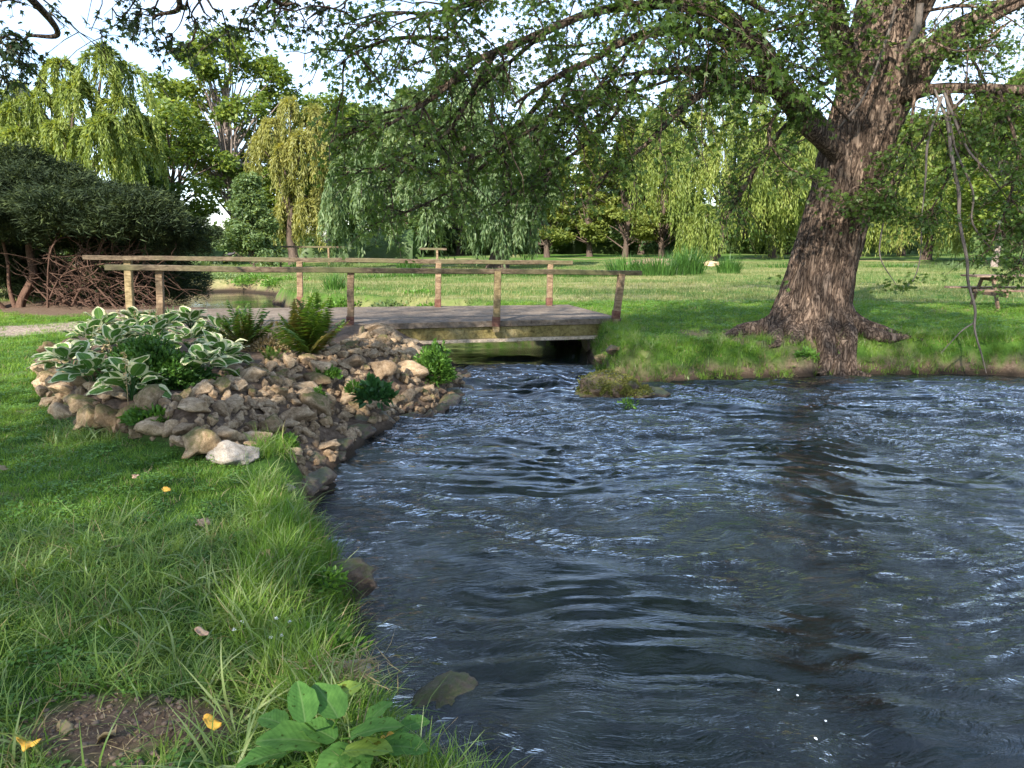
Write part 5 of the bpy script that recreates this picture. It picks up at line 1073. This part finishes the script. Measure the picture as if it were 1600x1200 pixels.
# reed clumps
def reeds(u, v, Y_, rx, ry, h, label, seed, n_=260, w=.03, material='reed', name='reed_clump', group=None, lean=.45):
    RS = np.random.RandomState(seed); x_ = px_x(u, Y_); z_ = gz(x_, Y_); V = []; F_ = []; n0 = 0
    for k_ in range(n_):
        a = RS.uniform(0, 6.28); r_ = math.sqrt(RS.rand()); p = np.array([rx*r_*math.cos(a), ry*r_*math.sin(a), 0]); hh = h*RS.uniform(.55, 1.1)*(1-.3*r_); az = a+RS.uniform(-.8, .8); ln = lean*RS.uniform(.2, 1.3)*(.4+r_); sd_ = np.array([-math.sin(az), math.cos(az)*.6, 0]); sd_ /= np.linalg.norm(sd_)
        for s in range(5):
            t = s/4; c = p+np.array([math.cos(az)*ln*hh*t**1.8, math.sin(az)*ln*hh*t**1.8, hh*(t-.35*ln*t**3)]); wd_ = w*.5*(1-t**2)+.001; V += [c-sd_*wd_, c+sd_*wd_]
        F_ += [[n0+2*s, n0+2*s+1, n0+2*s+3, n0+2*s+2] for s in range(4)]; n0 += 10
    o = obj(name, mesh_np(name, V, np.array(F_), M[material])); o.location = (x_, Y_, z_-.03); tag(o, label, 'plant', group); return o
reeds(978, 435, 36, 1.0, .5, 1.25, 'left part of the dark green iris bank on the lawn', 1, 320, .035)
reeds(1030, 435, 35, 1.2, .5, 1.3, 'middle iris clump standing before the long boulder', 2, 360, .035)
reeds(1072, 430, 36, .8, .5, 1.85, 'tallest iris clump right of the long boulder', 3, 360, .035)
reeds(1135, 428, 37, .55, .4, 1.15, 'single round reed clump standing apart on the lawn', 4, 300, .035)
reeds(303, 395, 50, 1.3, .6, 1.0, 'pale yellow green grass clump beside the juniper tips', 5, 380, .045, 'shrub')
reeds(525, 455, 24, .35, .3, .75, 'spiky iris clump rising from the waterside plants', 6, 150, .028)
reeds(640, 402, 44, .7, .4, .85, 'spiky blue green iris under the big willow', 7, 200, .04)
reeds(532, 395, 52, 1.0, .5, .7, 'bright yellow green grasses by the distant rail', 8, 260, .045, 'shrub')
reeds(470, 398, 50, .5, .4, .8, 'small iris tuft in front of the golden willow', 9, 120, .045)
reeds(1480, 412, 44, 2.0, .5, .6, 'long grass fringe before the willow curtain at right', 10, 420, .04, 'shrub')
reeds(1400, 408, 46, 2.4, .5, .4, 'low rough grass behind the maple on the right', 11, 420, .04)
reeds(1250, 408, 46, 3.2, .5, .5, 'low rough grass behind the maple on the left', 12, 420, .04)
for q, (u, s) in enumerate([(600, 1.4), (660, 1.5), (720, 1.5), (820, 1.4), (880, 1.4), (930, 1.4)]):
    reeds(u, 430, 34, s, .35, .32, 'low rough grass strip across the lawn, '+['leftmost', 'second from left', 'third from left, before the willow trunk', 'third from right', 'second from right', 'rightmost, beside the iris'][q], 30+q, 420, .03, 'reed', 'grass_strip', 'rough grass strips behind the rails')
# dock plant and other broad leaves at the bottom
def big_leaf(seed, L=.2, W=.14, material='dock'):
    RS = np.random.RandomState(seed); nu, nv = 10, 7; V = []; curl = RS.uniform(.3, .7)
    for i_ in range(nu):
        t = i_/(nu-1); w = W*.5*(math.sin(PI*(t*.97+.03)**.8))**.6 if i_ < nu-1 else .004
        w = max(w, .006)
        for j_ in range(nv):
            s = (j_/(nv-1)-.5)*2; V.append([L*t, s*w*(1+.05*math.sin(t*22)), .15*L*t-curl*L*.5*t*t+.25*abs(s)*w+.006*math.sin(t*16+s*2)*abs(s)])
    F_ = np.array([[i_*nv+j_, (i_+1)*nv+j_, (i_+1)*nv+j_+1, i_*nv+j_+1] for i_ in range(nu-1) for j_ in range(nv-1)])
    return mesh_np('leaf', V, F_, M[material])
DL = [big_leaf(s) for s in range(4)]+[big_leaf(9, .2, .13, 'dock_y')]
dock = empty('dock_plant', tuple(PZ(510, 1175, .47))); tag(dock, 'broad leaved dock plant in the grass at the bottom of the picture', 'plant')
for (u, v, h, az, s, pit, k_) in [(440, 1168, .10, 3.3, 1.15, -.1, 0), (400, 1190, .06, 3.6, .9, .1, 1), (505, 1100, .20, 2.3, .95, -.2, 2), (470, 1105, .22, 2.0, .8, -.5, 0), (545, 1090, .19, .6, .8, -.1, 4), (600, 1150, .14, .1, 1.0, -.1, 1),
                             (585, 1185, .12, -.3, 1.0, -.05, 4), (490, 1150, .10, 2.9, .75, -.2, 3), (640, 1170, .10, -.1, .9, .1, 2), (560, 1200, .08, -1.2, .9, .1, 0), (420, 1125, .10, 2.7, .7, .1, 3), (520, 1200, .08, -2.2, 1.0, .1, 1), (600, 1115, .14, .8, .6, -.2, 2), (655, 1130, .08, .5, .6, .1, 3)]:
    h += .05; p = PZ(u, v, .45+h); o = obj('leaf', DL[k_], dock); o.location = Vector(p)-dock.location-Vector((.1*s*math.cos(az), .1*s*math.sin(az), 0)); o.rotation_euler = (random.uniform(-.25, .25), pit-.15, az); o.scale = (s*.82,)*3
    mb = MB(); e = np.array(o.location); mb.tube([(e[0]*.25, e[1]*.25, -.05), e*.55+[0, 0, .02], e], [.005, .004, .003], 5); mb.build('stalk', M['herb'], dock, True)
# white flowers
for q, (u, v) in enumerate([(432, 968), (452, 966), (423, 996), (440, 993), (366, 985), (378, 975)]):
    p = PZ(u, v, .53); r_ = empty('white_flower', (p[0], p[1], gz(p[0], p[1]))); tag(r_, 'tiny white flower in the bank grass, '+['left one of the upper pair', 'right one of the upper pair', 'left one of the lower pair', 'right one of the lower pair', 'farthest left', 'second from left'][q], 'flower', 'small white flowers on the near bank')
    mb = MB(); mb.tube([(0, 0, 0), (.004, 0, .05), (0, 0, .09)], [.0015]*3, 4); mb.build('stem', M['herb'], r_, True); D = rdir(26); D[:, 2] = np.abs(D[:, 2]); V, F = leaves(np.tile([0, 0, .09], (26, 1))+D*.002, D, .008, .004); obj('petals', mesh_np('petals', V, F, M['petal']), r_)
# dry grass heap
o = boulder('rock', 545, 1052, .44, .07, 'small pale stone under a wisp of dry grass on the near bank', 'stone_pale', 140, 'rock', .5, sink=.3)
n_ = 240; P = PZ(540, 1048, .50)+RNG.normal(0, 1, (n_, 3))*[.075, .05, .018]; V, F = leaves(P, rdir(n_, .25), .12, .004); tag(obj('dry_grass_wisp', mesh_np('dry_grass_wisp', V, F, M['straw'])), 'wisp of dry straw lying on the near bank', 'grass', kind='stuff')
# ------------------------------------------------------------------ fallen leaves
def fallen(u, v, s, material, label, seed, tm=T_MAPLE, up=.07):
    p = PZ(u, v, .45); g_ = gz(p[0], p[1])+up; RS = np.random.RandomState(seed); s = s*.72
    nu, nv = 11, 7; V = []
    lob = tm is T_MAPLE
    for i_ in range(nu):
        t = i_/(nu-1); w = s*.38*math.sin(PI*(t*.94+.04))**.7*(1+(.45*math.sin(t*15) if lob else .08*math.sin(t*20)))
        for j_ in range(nv):
            q = (j_/(nv-1)-.5)*2; V.append([(t-.5)*s+(.12*s*abs(q) if lob else 0), q*w, s*(.10*math.sin(t*5+seed)+.22*abs(q)**1.5*math.sin(t*3+seed*2)+.05*math.sin(q*6+t*9))])
    F_ = np.array([[i_*nv+j_, (i_+1)*nv+j_, (i_+1)*nv+j_+1, i_*nv+j_+1] for i_ in range(nu-1) for j_ in range(nv-1)])
    o = obj('fallen_leaf', mesh_np('fallen_leaf', V, F_, M[material])); o.location = (p[0], p[1], g_); o.rotation_euler = (RS.uniform(-.2, .2)+.2, RS.uniform(-.2, .2), RS.uniform(0, 6.28))
    sm = o.modifiers.new('thickness', 'SOLIDIFY'); sm.thickness = .0012; tag(o, label, 'leaf', 'fallen leaves on the near lawn')
fallen(334, 1152, .085, 'dry_yellow', 'bright yellow fallen leaf beside the bare soil patch', 1, T_OVAL)
fallen(52, 1192, .09, 'dry_yellow', 'yellow leaf cut by the bottom left edge of the picture', 2)
fallen(485, 966, .07, 'dry_yellow', 'orange yellow leaf above the leafy weed at the water', 3, T_OVAL, .1)
fallen(262, 783, .08, 'dry_yellow', 'small yellow leaf on the lawn left of the flat stones', 4, T_OVAL)
fallen(318, 830, .14, 'dry_tan', 'curled tan leaf on the lawn below the flat stones', 5)
fallen(494, 865, .08, 'dry_yellow', 'pale orange leaf near the overhanging grass point', 6, T_OVAL, .1)
fallen(167, 1160, .12, 'straw', 'pale twisted leaf lying on the bare soil', 7, T_OVAL, .02)
fallen(100, 1148, .10, 'straw', 'beige flat leaf at the left of the bare soil', 8, T_OVAL, .015)
fallen(318, 1018, .08, 'dry_tan', 'tan leaf caught in the long grass', 9, T_OVAL, .1)
fallen(184, 870, .08, 'straw', 'faded leaf in the short lawn at left', 10, T_OVAL, .05)
fallen(6, 742, .12, 'straw', 'pale leaf at the left edge of the lawn', 11)
fallen(213, 764, .07, 'dry_tan', 'small brown leaf in the lawn above the yellow one', 12)
fallen(610, 1208, .08, 'dry_yellow', 'yellow leaf below the dock plant', 13, T_OVAL, .1)
fallen(420, 888, .10, 'dry_tan', 'brown leaf hidden in the grass near the point', 14)
# litter on the bare soil
n_ = 420; P = np.stack([soilA[0]+RNG.normal(0, .26, n_), soilA[1]+RNG.normal(0, .13, n_)], 1); P = np.column_stack([P, ground(P[:, 0], P[:, 1])+.006]); Ls = RNG.choice([.01, .02, .05, .09], n_, p=[.45, .3, .17, .08])
V, F = leaves(P, rdir(n_, .08), Ls, np.minimum(Ls*.5, .004), T_DIAMOND, N=np.tile([0, 0, 1.], (n_, 1))+RNG.normal(0, .3, (n_, 3)))
cl_ = RNG.rand(260, 2); VV = [V]; FF = []; q0 = len(V); tri = []
for a_, b_ in cl_:
    x_, y_ = soilA[0]+(a_-.5)*.9, soilA[1]+(b_-.5)*.5; z_ = gz(x_, y_); sz = random.uniform(.004, .014); VV.append(iv[:, :]*(1+RNG.uniform(-.3, .3, (len(iv), 1)))*sz*[1, 1, .6]+[x_, y_, z_+.002]); tri.append(itf+q0); q0 += len(iv)
tag(obj('soil_clods', mesh_np('soil_clods', np.vstack(VV[1:]), np.concatenate(tri)-len(V), M['clod'])), 'small dark clods scattered over the bare soil patch', 'soil', kind='stuff')
tag(obj('soil_litter', mesh_np('soil_litter', V, F, M['straw'])), 'dry straw bits scattered on the bare soil patch', 'litter', kind='stuff')
# foam flecks
V, F = leaves(np.array([PZ(1215, 1079, .03), PZ(1247, 1088, .03), PZ(1095, 1022, .03), PZ(1290, 1128, .03), PZ(1475, 1109, .03), PZ(1272, 1152, .03)]), rdir(6, 0), .018, .012, T_OVAL, N=np.tile([0, 0, 1.], (6, 1)))
tag(obj('foam_flecks', mesh_np('foam_flecks', V, F, M['foam'])), 'small white foam flecks drifting on the dark water', 'foam', kind='stuff')

# ------------------------------------------------------------------ picnic table
pt = empty('picnic_table', (0, 0, 0)); tag(pt, 'weathered brown picnic table on the lawn at the right edge', 'picnic table')
pl = PY(1538, 478, 17.2); pt.location = (float(pl[0]), float(pl[1]), gz(pl[0], pl[1])); pt.rotation_euler = (0, 0, -.10)
def bar(name, a, b_, w, h, up=(0, 0, 1)):
    mb = MB(); mb.beam(a, b_, w, h, up=up, segs=3, jit=.001); return mb.build(name, M['tablewood'], pt)
for k_ in range(5): bar('table_plank', (-.42, -.31+.155*k_, .74), (1.98, -.31+.155*k_, .74), .142, .04)
for s in (-1, 1):
    for k_ in (0, 1): bar('bench_plank', (-.55, s*(.62+.15*k_), .44), (1.98, s*(.62+.15*k_), .44), .135, .04)
for x_ in (0, 1.5):
    for s in (-1, 1): bar('leg', (x_, s*.62, -.02), (x_, s*.22, .72), .09, .045, (1, 0, 0))
    bar('seat_support', (x_+.05, -.80, .37), (x_+.05, .80, .37), .045, .14); bar('top_support', (x_+.05, -.34, .675), (x_+.05, .34, .675), .045, .09)
    bar('brace', (x_+(.08 if x_ == 0 else -.08), 0, .40), (x_+(.55 if x_ == 0 else -.55), 0, .70), .04, .08, (0, 1, 0))
# distant rails
def far_rail(u0, v0, u1, v1, Y_, posts, label):
    a, b_ = PY(u0, v0, Y_), PY(u1, v1, Y_); z0 = gz(a[0], a[1]); r_ = empty('distant_railing', (a[0], a[1], z0)); tag(r_, label, 'railing')
    mb = MB(); mb.beam(np.zeros(3)+[0, 0, a[2]-z0], b_-a+[0, 0, a[2]-z0], .12, .12, segs=4); mb.build('handrail', M['rail'], r_)
    for pu in posts:
        t = (pu-u0)/(u1-u0); q_ = (b_-a)*t; mb = MB(); mb.beam((q_[0], q_[1], -.1), (q_[0], q_[1], a[2]-z0+q_[2]-.05), .12, .12, up=(1, 0, 0)); mb.build('post', M['post'], r_)
far_rail(417, 385.3, 542, 386.3, 52, (437, 463, 513), 'thin wooden railing of a small distant bridge before the golden willow')
far_rail(656, 388.8, 698, 389.4, 42, (683,), 'short dark rail piece on one post left of the big willow trunk')
# small bird on the far handrail
bp0 = PY(361, 401.2, 15.65); bird = empty('small_bird', tuple(bp0)); tag(bird, 'small dark bird sitting on the far handrail of the bridge', 'bird')
V, F = tube(spline(np.array([(-.10, 0, .035), (-.05, 0, .045), (0, 0, .05), (.045, 0, .062), (.075, 0, .075), (.095, 0, .075)]), 16), [.006, .01, .02, .031, .036, .036, .034, .031, .027, .022, .02, .021, .021, .018, .012, .003], 12); obj('body', mesh_np('body', V, F, M['bird']), bird)
V, F = tube([(-.17, 0, .03), (-.12, 0, .036), (-.07, 0, .045)], [.004, .012, .012], 6); V[:, 2] = .04+(V[:, 2]-.04)*.5; obj('tail', mesh_np('tail', V, F, M['bird']), bird)
V, F = tube([(.09, 0, .074), (.118, 0, .072)], [.006, .001], 5); obj('beak', mesh_np('beak', V, F, M['beak']), bird)
for s in (-1, 1):
    V, F = tube([(.0, s*.01, .03), (.004, s*.011, 0)], [.002, .002], 4); obj('leg', mesh_np('leg', V, F, M['beak']), bird)

print('TRIS', sum(sum(len(p.vertices)-2 for p in o.data.polygons) for o in []) or sum(len(o.data.loops)-2*len(o.data.polygons) for o in bpy.context.scene.objects if o.type == 'MESH'))
